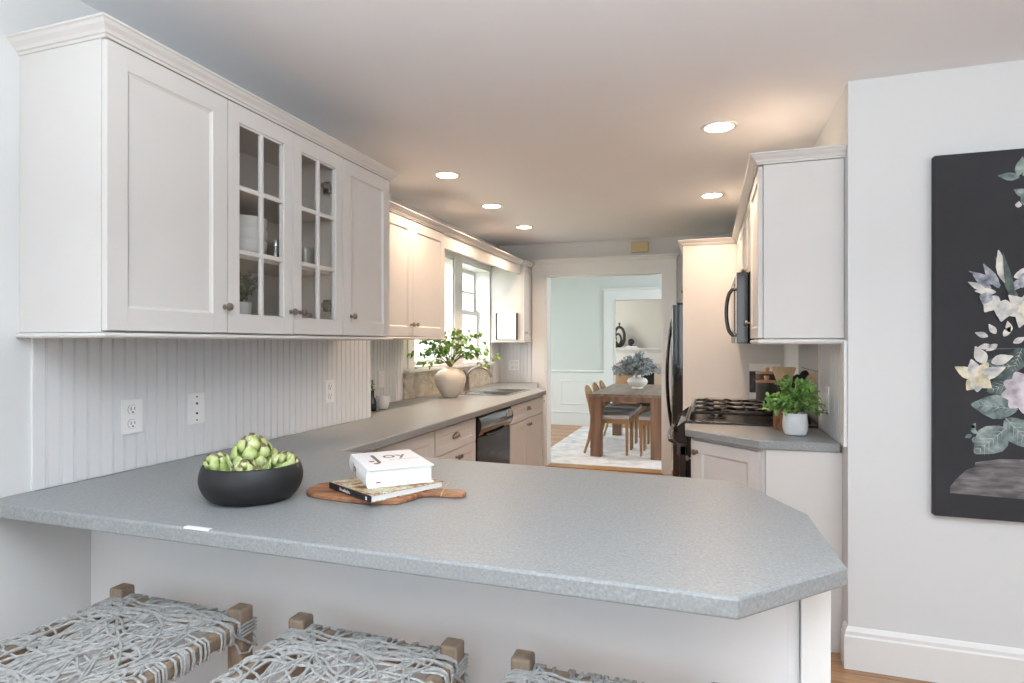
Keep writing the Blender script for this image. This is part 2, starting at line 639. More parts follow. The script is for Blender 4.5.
def crown_prof(z, h=0.045, p=0.042):
    return [(-0.01, z), (0.004, z), (0.006, z + h * .16), (0.011, z + h * .2), (0.012, z + h * .3), (p * .42, z + h * .42), (p * .7, z + h * .62),
            (p * .86, z + h * .82), (p * .92, z + h * .84), (p, z + h * .88), (p, z + h), (-0.01, z + h)]


def base_prof(h, t=0.015):
    return [(0, 0), (t, 0), (t, h * .78), (t * .75, h * .82), (t * .7, h * .9), (t * .3, h * .97), (0.002, h), (0, h)]


CEIL = 2.44
BW = 6.30     # back wall of the kitchen
# ---------------------------------------------------------------- setting
S('floor', MB().box((-2.44, -3.2, -0.1), (4.2, 6.45, 0)), M['floor'])
S('floor_dining', MB().box((-4.15, 6.45, -0.1), (2.15, 9.75, 0)), M['floor'])
S('floor_living', MB().box((-4.5, 9.75, -0.1), (2.15, 13.2, 0)), M['floor'])
S('ceiling', MB().box((-2.44, -3.2, CEIL), (4.2, 6.45, CEIL + .1)), M['ceil'])
S('ceiling_dining', MB().box((-4.15, 6.45, CEIL + .1), (2.15, 9.75, CEIL + .2)), M['ceil'])
S('ceiling_living', MB().box((-4.5, 9.75, CEIL + .1), (2.15, 13.2, CEIL + .2)), M['ceil'])

# left wall: thick part beside the peninsula, then the window wall by the sink
mb = MB()
mb.box((-2.44, -3.2, 0), (-1.9, 3.06, CEIL))
S('wall_left', mb, M['wall'])
W1 = (4.25, 5.03)
W2 = (5.21, 5.99)
WZ = (1.14, 2.13)
mb = MB()
x0, x1 = -2.44, -2.24
mb.box((x0, 3.06, 0), (x1, W1[0], CEIL)).box((x0, W1[0], 0), (x1, W2[1], WZ[0])).box((x0, W1[0], WZ[1]), (x1, W2[1], CEIL))
mb.box((x0, W1[1], WZ[0]), (x1, W2[0], WZ[1])).box((x0, W2[1], 0), (x1, BW + .15, CEIL))
S('wall_left_window', mb, M['wall'])
# right kitchen wall and the painting wall
S('wall_right', MB().box((0.55, 2.79, 0), (0.70, BW + .15, CEIL)), M['wall'])
S('wall_front_right', MB().box((0.70, 2.79, 0), (4.2, 2.94, CEIL)), M['wall'])
mb = MB()
mb.box((4.05, -3.2, 0), (4.2, 2.79, CEIL))
S('wall_far_right', mb, M['wall'])
mb = MB()
mb.box((-2.44, -3.2, 0), (4.2, -3.0, CEIL))
S('wall_rear', mb, M['wall'])
# back wall with cased opening to the dining room
OX0, OX1, OZ = -1.705, -0.445, 2.095
mb = MB()
mb.box((-2.24, BW, 0), (OX0, BW + .15, CEIL)).box((OX1, BW, 0), (0.55, BW + .15, CEIL)).box((OX0, BW, OZ), (OX1, BW + .15, CEIL))
S('wall_back', mb, M['wall'])
mb = MB()
mb.box((OX0 - .14, BW - .02, 0), (OX0 + .005, BW, OZ + .13)).box((OX1 - .005, BW - .02, 0), (OX1 + .13, BW, OZ + .13))
mb.box((OX0 - .15, BW - .0195, OZ - .005), (OX1 + .13, BW, OZ + .135))
mb.box((OX0, BW - .01, 0), (OX0 + .02, BW + .16, OZ)).box((OX1 - .02, BW - .01, 0), (OX1, BW + .16, OZ)).box((OX0, BW - .01, OZ - .02), (OX1, BW + .16, OZ))
sweep(mb, [(OX0 - .15, BW), (OX0 - .15, BW - .02), (OX1 + .13, BW - .02), (OX1 + .13, BW)], [(0, OZ + .12), (.008, OZ + .125), (.012, OZ + .14), (.028, OZ + .155), (.03, OZ + .168), (0, OZ + .168)], -1)
S('door_1', mb, M['trim'])
# dining room
DY = 9.6
mb = MB()
D0, D1, DZ = -1.47, -0.30, 2.06
mb.box((-4.15, DY, 0), (D0, DY + .15, CEIL + .1)).box((D1, DY, 0), (2.15, DY + .15, CEIL + .1)).box((D0, DY, DZ), (D1, DY + .15, CEIL + .1))
S('wall_dining_back', mb, M['dining'])
mb = MB()
for y0, y1, z0, z1 in ((6.45, 7.1, 0, 2.54), (8.9, 9.6, 0, 2.54), (7.1, 8.9, 0, .7), (7.1, 8.9, 2.3, 2.54)):
    mb.box((-4.15, y0, z0), (-4.0, y1, z1))
S('wall_dining_left', mb, M['dining'])
mb = MB()
for y0, y1, z0, z1 in ((6.45, 7.3, 0, 2.54), (9.1, 9.6, 0, 2.54), (7.3, 9.1, 0, .7), (7.3, 9.1, 2.3, 2.54)):
    mb.box((2.0, y0, z0), (2.15, y1, z1))
S('wall_dining_right', mb, M['dining'])
mb = MB()
mb.box((-4.15, 6.45, 0), (-2.44, 6.46, 2.54)).box((0.70, 6.45, 0), (2.15, 6.46, 2.54))
S('wall_dining_front', mb, M['dining'])
# wainscot on the far dining wall
mb = MB()
for a, b in ((-4.0, D0 - .14), (D1 + .14, 2.0)):
    mb.box((a, DY - .012, 0), (b, DY, 0.88))
    mb.cbox((a, DY - .035, .87), (b, DY, .905), .008)
    mb.box((a, DY - .022, 0), (b, DY - .005, .20))
    mb.cbox((a, DY - .03, .20), (b, DY - .005, .225), .006)
    n = 3
    L = (b - a) / n
    for i in range(n):
        p, q = a + i * L + .07, a + (i + 1) * L - .07
        for z in (.34, .72):
            mb.cbox((p, DY - .024, z), (q, DY - .010, z + .02), .004)
        for x in (p, q - .02):
            mb.cbox((x, DY - .0235, .345), (x + .02, DY - .010, .735), .004)
S('trim_1', mb, M['dtrim'])
mb = MB()
mb.box((D0 - .14, DY - .022, 0), (D0 + .003, DY, DZ + .13)).box((D1 - .003, DY - .022, 0), (D1 + .14, DY, DZ + .13)).box((D0 - .14, DY - .021, DZ - .003), (D1 + .14, DY, DZ + .14))
mb.box((D0, DY - .01, 0), (D0 + .02, DY + .16, DZ)).box((D1 - .02, DY - .01, 0), (D1, DY + .16, DZ)).box((D0, DY - .01, DZ - .02), (D1, DY + .16, DZ))
mb.cbox((D0 - .165, DY - .05, DZ + .135), (D1 + .165, DY, DZ + .17), .006)
S('door_2', mb, M['dtrim'])
# living room
S('wall_living_back', MB().box((-4.5, 13.0, 0), (2.15, 13.15, CEIL + .1)), M['living'])
mb = MB()
for y0, y1, z0, z1 in ((9.75, 10.5, 0, 2.54), (12.3, 13.0, 0, 2.54), (10.5, 12.3, 0, .7), (10.5, 12.3, 2.3, 2.54)):
    mb.box((-4.5, y0, z0), (-4.4, y1, z1))
S('wall_living_left', mb, M['living'])
S('wall_living_right', MB().box((2.0, 9.75, 0), (2.15, 13.0, 2.54)), M['living'])

# beadboard walls
def beadboard(name, x, y0, y1, z0, z1, nx=1, pitch=0.0415, axis='y'):
    mb = MB()
    n = int(round((y1 - y0) / pitch))
    p = (y1 - y0) / n
    prof = []
    t = 0.010
    for i in range(n):
        a = y0 + i * p
        prof += [(a, t), (a + p - .0085, t), (a + p - .0078, t - .0035), (a + p - .006, t - .0035), (a + p - .0055, t - .001), (a + p - .0035, t),
                 (a + p - .0018, t - .001), (a + p - .0012, t - .0035), (a + p - .0004, t - .0035)]
    prof += [(y1, t), (y1, 0), (y0, 0)]
    if axis == 'y':
        A = [(x + nx * q, a, z0) for a, q in prof]
        B = [(x + nx * q, a, z1) for a, q in prof]
    else:
        A = [(a, x + nx * q, z0) for a, q in prof]
        B = [(a, x + nx * q, z1) for a, q in prof]
    m = len(prof)
    mb.add(A + B, [tuple(range(m)), tuple(reversed(range(m, 2 * m)))] + [(i, (i + 1) % m, m + (i + 1) % m, m + i) for i in range(m)])
    return S(name, mb, M['bead'])


beadboard('wall_left_beadboard', -1.9, 1.217, 3.06, .914, 1.37)
beadboard('wall_window_beadboard', -2.24, 3.07, 4.07, .914, 1.385)
beadboard('wall_sink_beadboard', -2.24, 6.04, 6.29, .914, 1.385)
beadboard('wall_back_beadboard', BW, -2.229, OX0 - .155, .914, 1.385, nx=-1, axis='x')
beadboard('wall_right_beadboard', 0.55, 2.85, 3.39, .914, 1.36, nx=-1)
S('wall_right_tile', MB().box((.540, 3.42, .914), (.55, 4.16, 1.36)), M['tile'])
mb = MB()
mb.cbox((-2.232, 4.065, .914), (-2.212, 6.03, 1.118), .002)
S('trim_2', mb, M['stone'])
mb = MB()
mb.cbox((.538, 3.39, .914), (.55, 3.42, 1.36), .002)
mb.cbox((.536, 2.80, .914), (.55, 2.85, 1.36), .002)
S('trim_3', mb, M['trim'])
# baseboards
mb = MB()
sweep(mb, [(.55, 2.84), (.55, 2.79), (4.05, 2.79)], base_prof(.172, .018), -1)
S('baseboard_right', mb, M['trim'])
mb = MB()
sweep(mb, [(-1.9, 1.385), (-1.9, -3.0)], base_prof(.14), 1)
S('baseboard_left', mb, M['trim'])

# windows over the sink
def sash_window(n, y0, y1):
    z0, z1 = WZ
    xg = -2.385
    root = bpy.data.objects.new('window_%d' % n, None)
    COL.objects.link(root)
    root.location = (-2.24, (y0 + y1) / 2, z0)
    st(root)
    mb = MB()
    j = .016
    mb.box((-2.44, y0, z0), (-2.236, y0 + j, z1)).box((-2.44, y1 - j, z0), (-2.236, y1, z1)).box((-2.44, y0, z1 - j), (-2.236, y1, z1))
    mb.box((-2.44, y0, z0), (-2.2, y1, z0 + .02))
    mb.build('jamb', M['trim'], root)
    mb = MB()
    a, b = y0 + j, y1 - j
    zm = 1.665
    def sash(x, za, zb):
        s = .042
        mb.box((x - .015, a, za), (x + .015, a + s, zb)).box((x - .015, b - s, za), (x + .015, b, zb))
        mb.box((x - .0149, a, za), (x + .0149, b, za + s)).box((x - .0149, a, zb - s), (x + .0149, b, zb))
        mb.box((x - .010, (a + b) / 2 - .01, za), (x + .010, (a + b) / 2 + .01, zb))
        mb.box((x - .0098, a, (za + zb) / 2 - .01), (x + .0098, b, (za + zb) / 2 + .01))
    sash(xg, z0 + .02, zm + .02)
    mb.build('lower_sash', M['trim'], root)
    mb = MB()
    sash(xg - .032, zm - .02, z1 - j)
    mb.build('upper_sash', M['trim'], root)
    mb = MB()
    mb.box((xg - .002, a + .03, z0 + .04), (xg + .001, b - .03, zm)).box((xg - .034, a + .03, zm), (xg - .031, b - .03, z1 - .03))
    mb.build('pane', M['glass'], root)
    mb = MB()
    mb.cbox((xg + .014, (a + b) / 2 - .02, zm + .02), (xg + .03, (a + b) / 2 + .02, zm + .032), .003)
    mb.build('sash_lock', M['nickel'], root)


sash_window(1, *W1)
sash_window(2, *W2)
mb = MB()
mb.cbox((-2.25, 4.10, 1.118), (-2.19, 6.02, 1.142), .005)          # stool
mb.box((-2.24, 4.15, 1.142), (-2.228, 4.25, 2.2)).box((-2.24, 5.03, 1.142), (-2.222, 5.21, 2.2))
mb.box((-2.24, 4.15, 2.13), (-2.227, 5.99, 2.24))
S('trim_4', mb, M['trim'])

# outdoors seen through the sink windows
S('ground', MB().box((-14, -4, -.6), (-2.6, 16, -.5)), M['grass'])
mb = MB()
rg = random.Random(3)
for i in range(5200):
    x, y, z = -6.2 + rg.gauss(0, .5), rg.uniform(2, 16), rg.uniform(-.5, 1.45 + .25 * math.sin(i % 7))
    a, b, c = [Vector((rg.uniform(-1, 1), rg.uniform(-1, 1), rg.uniform(-1, 1))) * .16 for _ in range(3)]
    p = Vector((x, y, z))
    mb.add([p + a, p + b, p + c], [(0, 1, 2)])
hd = mb.build('hedge', M['hedge'], None)
tag(hd, 'soft green garden hedge outside the sink windows', 'hedge')

# ---------------------------------------------------------------- upper cabinets, left
ZB, ZT = 1.385, 2.18
FX = -1.557


def upper_left(label, ya, yb, doors, hollow=False, xw=-1.9, face=FX, name='upper_cabinet', group=None, zt=ZT, zb=ZB):
    root = thing(name, ((xw + face) / 2, (ya + yb) / 2, zb - .005), label, 'cabinet', group)
    t = .018
    xb = face - .021
    mb = MB()
    za, zc = zb - .005, zt + .004
    if not hollow:
        mb.box((xw + .001, ya, za), (xb, yb, zc))
        mb.build('carcass', M['cab'], root, bevel=.0008)
    else:
        mb.box((xw + .001, ya, za), (xb, ya + t, zc)).box((xw + .001, yb - t, za), (xb, yb, zc))
        mb.box((xw + .001, ya + t, za), (xb - .001, yb - t, za + .02)).box((xw + .001, ya + t, zc - .02), (xb - .001, yb - t, zc))
        mb.box((xw + .001, ya + t, za), (xw + .011, yb - t, zc))
        mb.build('carcass', M['inside'], root)
        for z in (1.672, 1.915):
            MB().box((xw + .012, ya + t + .001, z - .018), (xb - .02, yb - t - .001, z)).build('shelf', M['slip'], root)
    return root


c1 = upper_left('white wall cabinet with solid door at near end of left wall, end panel exposed', 1.187, 1.617, 1)
d = panel_door('door', M['cab'], c1, (FX, 1.189, ZB), (0, 1, 0), (1, 0, 0), .427, ZT - ZB)
knob(d, (FX, 1.603, 1.472), (1, 0, 0))
c3 = upper_left('white wall cabinet with solid door right of the glass doors', 2.290, 2.70, 1)
d = panel_door('door', M['cab'], c3, (FX, 2.291, ZB), (0, 1, 0), (1, 0, 0), .407, ZT - ZB)
knob(d, (FX, 2.351, 1.472), (1, 0, 0))
c2 = upper_left('white wall cabinet with two six-pane glass doors', 1.618, 2.289, 2, hollow=True, name='glass_front_cabinet')


def glass_door(root, ya, yb, ky, hinge_y):
    w, h = yb - ya, ZT - ZB
    stile, rail, t = .050, .060, .020
    mb = MB(frame((FX, ya, ZB), (0, 1, 0), (1, 0, 0)))
    mb.cbox((0, 0, 0), (stile, t, h), .0015).cbox((w - stile, 0, 0), (w, t, h), .0015)
    mb.box((stile - .001, .0004, 0), (w - stile + .001, t, rail)).box((stile - .001, .0004, h - rail), (w - stile + .001, t, h))
    z0, z1 = rail, h - rail
    x0, x1 = stile, w - stile
    for fx0, fx1, fz0, fz1 in ((x0, x0 + .007, z0, z1), (x1 - .007, x1, z0, z1), (x0, x1, z0, z0 + .007), (x0, x1, z1 - .007, z1)):
        mb.box((fx0, .006, fz0), (fx1, t - .002, fz1))
    d = mb.build('door', M['cab'], root)
    mb = MB(frame((FX, ya, ZB), (0, 1, 0), (1, 0, 0)))
    mb.cbox(((x0 + x1) / 2 - .009, .003, z0), ((x0 + x1) / 2 + .009, t - .003, z1), .004)
    for k in (1, 2):
        z = z0 + (z1 - z0) * k / 3
        mb.cbox((x0, .0028, z - .009), (x1, t - .0032, z + .009), .004)
    mb.build('muntins', M['cab'], d)
    MB(frame((FX, ya, ZB), (0, 1, 0), (1, 0, 0))).box((x0, t - .0045, z0), (x1, t - .003, z1)).build('pane', M['glass'], d)
    knob(d, (FX, ky, 1.472), (1, 0, 0))
    for z in (2.032, 1.514):
        mb = MB()
        s = 1 if hinge_y > (ya + yb) / 2 else -1
        mb.cbox((FX - .034, hinge_y - s * .055, z - .012), (FX - .021, hinge_y, z + .012), .003)
        mb.cbox((FX - .052, hinge_y - s * .022, z - .026), (FX - .0205, hinge_y - s * .006, z + .026), .003)
        mb.lathe([(0, 0), (.013, 0), (.013, .004), (0, .005)], 12, (FX - .030, hinge_y - s * .05, z), axis='x')
        mb.build('hinge', M['hinge'], d)


glass_door(c2, 1.620, 1.951, 1.938, 1.64)
glass_door(c2, 1.954, 2.287, 1.992, 2.235)
# shelf-pin holes on the far side of the glass cabinet
mb = MB()
for x in (-1.60, -1.84):
    for k in range(22):
        z = 1.43 + k * .033
        mb.lathe([(0, 0), (.003, 0), (.003, .0006), (0, .0006)], 6, (x, 2.2695, z), axis='y')
mb.build('shelf_pin_holes', M['slot'], c2)['kind'] = 'stuff'

# crown and light rail of the near left run
mb = MB()
sweep(mb, [(-1.9, 1.187), (FX, 1.187), (FX, 2.70), (-1.9, 2.70)], crown_prof(ZT + .003, .043, .036), -1)
mb.box((-1.9, 1.19, ZT + .002), (FX - .01, 2.69, ZT + .03))
S('trim_5', mb, M['cab'])
LR = [(-.01, .003), (.004, .003), (.010, .006), (.012, .010), (.010, .015), (.004, .018), (-.01, .018)]
mb = MB()
sweep(mb, [(-1.9, 1.187), (FX, 1.187), (FX, 2.70), (-1.9, 2.70)], [(o, z + 1.3605) for o, z in LR], -1)
mb.box((-1.9, 1.19, 1.366), (FX - .008, 2.69, 1.379))
S('trim_6', mb, M['cab'])

# second run on the window wall
F2 = -1.885
c4 = upper_left('warm-lit white two-door wall cabinet just before the sink window', 3.07, 4.08, 2, xw=-2.24, face=F2, zt=2.165, zb=1.395)
for a, b, ky in ((3.072, 3.573, 3.545), (3.576, 4.078, 3.605)):
    d = panel_door('door', M['cab'], c4, (F2, a, 1.395), (0, 1, 0), (1, 0, 0), b - a, .770)
    knob(d, (F2, ky, 1.474), (1, 0, 0))
c5 = upper_left('small white wall cabinet between the sink window and the dining doorway', 6.0, 6.285, 1, xw=-2.24, face=-1.855, zt=2.165, zb=1.375)
d = panel_door('door', M['cab'], c5, (-1.855, 6.002, 1.375), (0, 1, 0), (1, 0, 0), .28, .790, stile=.045)
knob(d, (-1.855, 6.04, 1.46), (1, 0, 0))
mb = MB()
sweep(mb, [(F2 - .002, 3.07), (F2 - .002, 5.996), (-1.857, 5.996), (-1.857, 6.285)], crown_prof(2.174, .045, .04), -1)
mb.box((-2.24, 3.07, 2.176), (F2 - .008, 6.285, 2.20))
mb.box((F2 - .05, 4.082, 2.126), (F2 - .013, 5.998, 2.176))
S('trim_7', mb, M['cab'])
mb = MB()
mb.cbox((F2 - .03, 4.082, 2.07), (F2 - .012, 5.998, 2.175), .002)
S('trim_8', mb, M['cab'])
mb = MB()
sweep(mb, [(-2.24, 3.07), (F2, 3.07), (F2, 4.08), (-2.24, 4.08)], [(o, z + 1.371) for o, z in LR], -1)
mb.box((-2.24, 3.075, 1.376), (F2 - .008, 4.075, 1.388))
sweep(mb, [(-2.24, 6.0), (-1.855, 6.0), (-1.855, 6.285)], [(o, z + 1.351) for o, z in LR], -1)
mb.box((-2.24, 6.005, 1.356), (F2 - .008, 6.285, 1.369))
S('trim_9', mb, M['cab'])
# board clipped to the side of that cabinet
rb = thing('message_board', (-2.08, 5.985, 1.385), 'blank white panel with black side edges mounted on the side of the small wall cabinet', 'board')
MB().cbox((-2.15, 5.972, 1.39), (-1.935, 5.998, 1.66), .004).build('sheet', M['paper'], rb)
mb = MB()
mb.cbox((-2.162, 5.968, 1.385), (-2.150, 5.998, 1.668), .002)
mb.build('edge_strip', M['blacks'], rb)
MB().cbox((-1.935, 5.968, 1.385), (-1.923, 5.998, 1.668), .002).build('edge_strip', M['blacks'], rb)

# ---------------------------------------------------------------- contents of the glass cabinet
SH1, SH2, SB = 1.672, 1.915, 1.40
def bowl_prof(r, h, t=.004):
    out = [(r * .45, 0), (r * .5, .006)]
    for i in range(1, 7):
        a = i / 6
        out.append((r * (.5 + .5 * math.sin(a * PI / 2)), .006 + (h - .006) * (1 - math.cos(a * PI / 2))))
    inn = [(max(x - t, 0.0), z + t * .6 if i < len(out) - 1 else z) for i, (x, z) in enumerate(out)]
    return out + list(reversed(inn))[0:-1] + [(0, .010)]
b0 = None
names = ['white bowl at the bottom of the stack behind the near glass door', 'second white bowl up in the stack behind the near glass door',
         'topmost white bowl of the stack behind the near glass door']
for k in range(3):
    if b0 is None:
        b0 = MB().lathe(bowl_prof(.085, .075), 28).build('bowl', M['white'], None, smooth=True)
        o = b0
    else:
        o = b0.copy()
        COL.objects.link(o)
    o.location = (-1.735, 1.885, SH1 + .001 + k * .045)
    tag(o, names[k], 'bowl', 'stacked white bowls on the middle shelf')
g0 = None
for k, (x, y, l) in enumerate(((-1.69, 2.01, 'clear drinking glass nearest the bowl stack behind glass'), (-1.76, 2.075, 'clear drinking glass furthest back on the middle shelf'),
                               (-1.68, 2.19, 'clear drinking glass behind the far glass door'))):
    if g0 is None:
        g0 = MB().lathe([(.028, 0), (.032, .003), (.037, .095), (.0355, .095), (.031, .006), (0, .006)], 20).build('drinking_glass', M['cup'], None, smooth=True)
        o = g0
    else:
        o = g0.copy()
        COL.objects.link(o)
    o.location = (x, y, SH1 + .001)
    tag(o, l, 'glass', 'drinking glasses on the middle shelf')
p0 = None
for st_i, (x, y, n) in enumerate(((-1.74, 2.19, 8), (-1.74, 2.03, 7))):
    for k in range(n):
        if p0 is None:
            p0 = MB().lathe([(.045, 0), (.05, .003), (.072, .009), (.074, .012), (.071, .012), (.048, .006), (0, .006)], 28).build('plate', M['white'], None, smooth=True)
            o = p0
        else:
            o = p0.copy()
            COL.objects.link(o)
        o.location = (x, y, SB + .001 + k * .0095)
        where = 'stack behind the far glass door' if st_i == 0 else 'stack beside the cabinet plant'
        pos = 'topmost' if k == n - 1 else ['bottom', 'second from bottom', 'third from bottom', 'fourth from bottom', 'fifth from bottom', 'sixth from bottom', 'seventh from bottom'][k]
        tag(o, 'small white plate, %s in the %s' % (pos, where), 'plate', 'small plates in the glass cabinet')


def leaf_shape(mb, p, d, nrm, L, W, fold=.25, mi=None):
    d = d.normalized()
    s = d.cross(nrm)
    if s.length < 1e-3:
        s = d.cross(Vector((1, .2, .1)))
    s.normalize()
    n = s.cross(d).normalized()
    pts = [p, p + d * L * .35 + s * W * .5 + n * W * fold, p + d * L * .7 + s * W * .4 + n * W * fold * .8 - n * L * .05, p + d * L - n * L * .15,
           p + d * L * .7 - s * W * .4 + n * W * fold * .8 - n * L * .05, p + d * L * .35 - s * W * .5 + n * W * fold, p + d * L * .5]
    mb.add(pts, [(0, 1, 6), (1, 2, 6), (2, 3, 6), (3, 4, 6), (4, 5, 6), (5, 0, 6)], mi)


def rv(rg, s=1.0):
    return Vector((rg.gauss(0, s), rg.gauss(0, s), rg.gauss(0, s)))


def bushy(parent, base, R, H, n_st, n_leaf, L, W, mats, seed, spread=1.0, name='foliage', squash=1.0, droop=0.0):
    """many arching stems with leaves; base = world point"""
    rg = random.Random(seed)
    fl, sm = MB(), MB()
    for i in range(n_st):
        a = rg.uniform(0, 2 * PI)
        rr = R * spread * math.sqrt(rg.uniform(.02, 1))
        h = H * rg.uniform(.55, 1) * math.sqrt(max(.1, 1 - (rr / (R * 1.25)) ** 2))
        top = Vector((math.cos(a) * rr, math.sin(a) * rr * squash, h))
        ctl = Vector((top.x * .25, top.y * .25, h * .7))
        pts = []
        for k in range(8):
            t = k / 7
            q = Vector((0, 0, 0)) * (1 - t) ** 2 + ctl * 2 * t * (1 - t) + top * t * t
            q.z -= droop * t * t * rr
            pts.append(Vector(base) + q)
        sm.tube(pts, [.0025 * (1 - .6 * k / 7) for k in range(8)], 5)
        for j in range(n_leaf):
            t = .3 + .7 * (j + rg.random() * .6) / n_leaf
            k = min(6, int(t * 7))
            q = pts[k].lerp(pts[k + 1], t * 7 - k)
            dirn = (pts[k + 1] - pts[k]).normalized() * .6 + rv(rg, .75)
            leaf_shape(fl, q, dirn, Vector((0, 0, 1)) + rv(rg, .35), L * rg.uniform(.65, 1.15), W * rg.uniform(.7, 1.15), mi=rg.choice((0, 0, 1)) if len(mats) > 1 else 0)
    sm.build('stem', M['stem'], parent)
    return fl.build(name, mats, parent, smooth=False)


pp = thing('potted_plant', (-1.74, 1.870, SB + .001), 'small grey-green plant in white pot inside the glass cabinet, bottom shelf', 'plant')
MB().lathe([(.033, 0), (.036, .004), (.042, .108), (.039, .108), (.037, .100), (0, .100)], 24, (-1.74, 1.870, SB + .001)).build('pot', M['white'], pp, smooth=True)
bushy(pp, (-1.74, 1.870, SB + .098), .085, .155, 26, 14, .022, .015, [M['leafd'], M['leafd']], 4, 1.1)

# ---------------------------------------------------------------- worktops
def slab(name, poly, holes, z0, z1, ch, mt):
    """flat worktop from an outline with holes (2D curve turned into a mesh), chamfered edges"""
    cu = bpy.data.curves.new(name, 'CURVE')
    cu.dimensions = '2D'
    cu.fill_mode = 'BOTH'
    cu.extrude = (z1 - z0) / 2 - ch
    cu.bevel_depth = ch
    cu.bevel_resolution = 1
    cu.offset = -ch
    for pl in [poly] + holes:
        sp = cu.splines.new('POLY')
        sp.points.add(len(pl) - 1)
        for q, p in zip(sp.points, pl):
            q.co = (p[0], p[1], 0, 1)
        sp.use_cyclic_u = True
    tmp = bpy.data.objects.new(name + '_tmp', cu)
    COL.objects.link(tmp)
    bpy.context.view_layer.update()
    me = bpy.data.meshes.new_from_object(tmp.evaluated_get(bpy.context.evaluated_depsgraph_get()))
    bpy.data.objects.remove(tmp)
    me.transform(Matrix.Translation((0, 0, (z0 + z1) / 2)))
    me.materials.clear()
    me.materials.append(mt)
    for p in me.polygons:
        p.use_smooth = False
    o = bpy.data.objects.new(name, me)
    COL.objects.link(o)
    return o


CT0, CT1 = .874, .914
SKX0, SKX1, SKY0, SKY1 = -2.03, -1.57, 4.62, 5.30
poly = [(-1.898, 1.092), (.047, 1.085), (.256, 1.308), (.240, 1.675), (.087, 2.006), (-1.408, 2.065), (-1.426, 5.30), (-1.60, 5.62), (-1.775, 6.2775),
        (-2.229, 6.2775), (-2.229, 3.062), (-1.888, 3.062), (-1.888, 1.218), (-1.898, 1.218)]
hole = [(SKX0 + .02, SKY0 + .02), (SKX0 + .02, SKY1 - .02), (SKX1 - .02, SKY1 - .02), (SKX1 - .02, SKY0 + .02)]
wt = slab('worktop', poly, [hole], CT0, CT1, .006, M['ctr'])
tag(wt, 'grey speckled laminate worktop with clipped corner, peninsula and sink run in one piece', 'worktop')
mb = MB(frame((-.93, 1.0895, .905), (1, 0.0, 0), (0, -1, 0)))
mb.prism([(0, 0), (.068, .001), (.070, -.006), (.03, -.0075), (.001, -.006)], 0, .0006)
mb = MB()
mb.add([(-1.18, 1.0915, .9153), (-1.105, 1.0915, .9153), (-1.105, 1.102, .9153), (-1.18, 1.102, .9153),
        (-1.18, 1.088, .912), (-1.105, 1.088, .912)], [(0, 1, 2, 3), (4, 5, 1, 0)])
tg = mb.build('tape_strip', M['sticker'], None)
tag(tg, 'short worn white strip stuck on the peninsula worktop front edge', 'tape')
md = tg.modifiers.new('thick', 'SOLIDIFY')
md.thickness = .0006

# right-hand worktops
w2 = MB().prism([(-.124, 3.368), (-.114, 3.155), (.212, 2.878), (.5395, 2.89), (.5395, 3.368)], CT0, CT1, cham=.005, chb=.004).build('worktop', M['ctr'], None)
tag(w2, 'small angled grey worktop on the right holding the potted plant', 'worktop')
w3 = MB().prism([(-.122, 4.172), (.5395, 4.172), (.5395, 5.035), (-.122, 5.035)], CT0, CT1, cham=.005, chb=.004).build('worktop', M['ctr'], None)
tag(w3, 'short grey worktop between the range and the refrigerator panel', 'worktop')

# ---------------------------------------------------------------- peninsula base
pn = thing('peninsula_base', (-.8, 1.6, 0), 'white painted peninsula base below the grey worktop, seen behind the stools', 'cabinet')
mb = MB()
mb.prism([(-1.899, 1.396), (.160, 1.396), (.160, 1.70), (.04, 1.95), (-1.43, 1.985), (-1.899, 1.985)], 0, CT0 - .001)
mb.build('body', M['bead'], pn)
mb = MB()
mb.cbox((.185, 1.388, 0), (.242, 1.60, CT0 - .001), .002)
mb.build('end_post', M['trim'], pn)
mb = MB()
mb.cbox((.1605, 1.402, 0), (.184, 1.60, CT0 - .001), .001)
mb.build('filler_strip', M['bead'], pn)

# ---------------------------------------------------------------- base cabinets, left run
BX = -1.462
def base_unit(name, label, ya, yb, xw=-2.22, toe=True):
    root = thing(name, ((xw + BX) / 2, (ya + yb) / 2, 0), label, 'cabinet')
    mb = MB()
    mb.box((xw, ya, .10), (BX - .021, yb, CT0 - .001))
    mb.box((xw, ya, 0), (BX - .08, yb, .10))
    mb.build('carcass', M['cab'], root)
    return root


b1 = base_unit('base_cabinet', 'white base cabinet with wide panel tucked in the corner behind the books', 2.0, 3.03, xw=-1.876)
panel_door('door', M['cab'], b1, (BX, 2.42, .12), (0, 1, 0), (1, 0, 0), .607, .735)
b2 = base_unit('base_cabinet', 'white base cabinet with cup-pull drawer left of the dishwasher', 3.08, 3.652)
d = panel_door('drawer', M['cab'], b2, (BX, 3.042, .705), (0, 1, 0), (1, 0, 0), .606, .15, stile=.04)
cup_pull(d, (BX, 3.33, .778), (0, 1, 0), (1, 0, 0))
for a, ky in ((3.042, 3.325), (3.346, 3.368)):
    d = panel_door('door', M['cab'], b2, (BX, a, .12), (0, 1, 0), (1, 0, 0), .301, .58, stile=.05)
    knob(d, (BX, ky, .655), (1, 0, 0))
b3 = base_unit('base_cabinet', 'white sink base cabinet with cup-pull drawer front right of the dishwasher', 4.362, 5.315)
d = panel_door('drawer', M['cab'], b3, (BX, 4.375, .715), (0, 1, 0), (1, 0, 0), .93, .14, stile=.04)
cup_pull(d, (BX, 4.86, .783), (0, 1, 0), (1, 0, 0))
for a, ky in ((4.375, 4.815), (4.842, 4.868)):
    d = panel_door('door', M['cab'], b3, (BX, a, .12), (0, 1, 0), (1, 0, 0), .463, .585, stile=.055)
    knob(d, (BX, ky, .66), (1, 0, 0))
for o in (b3,):
    pass
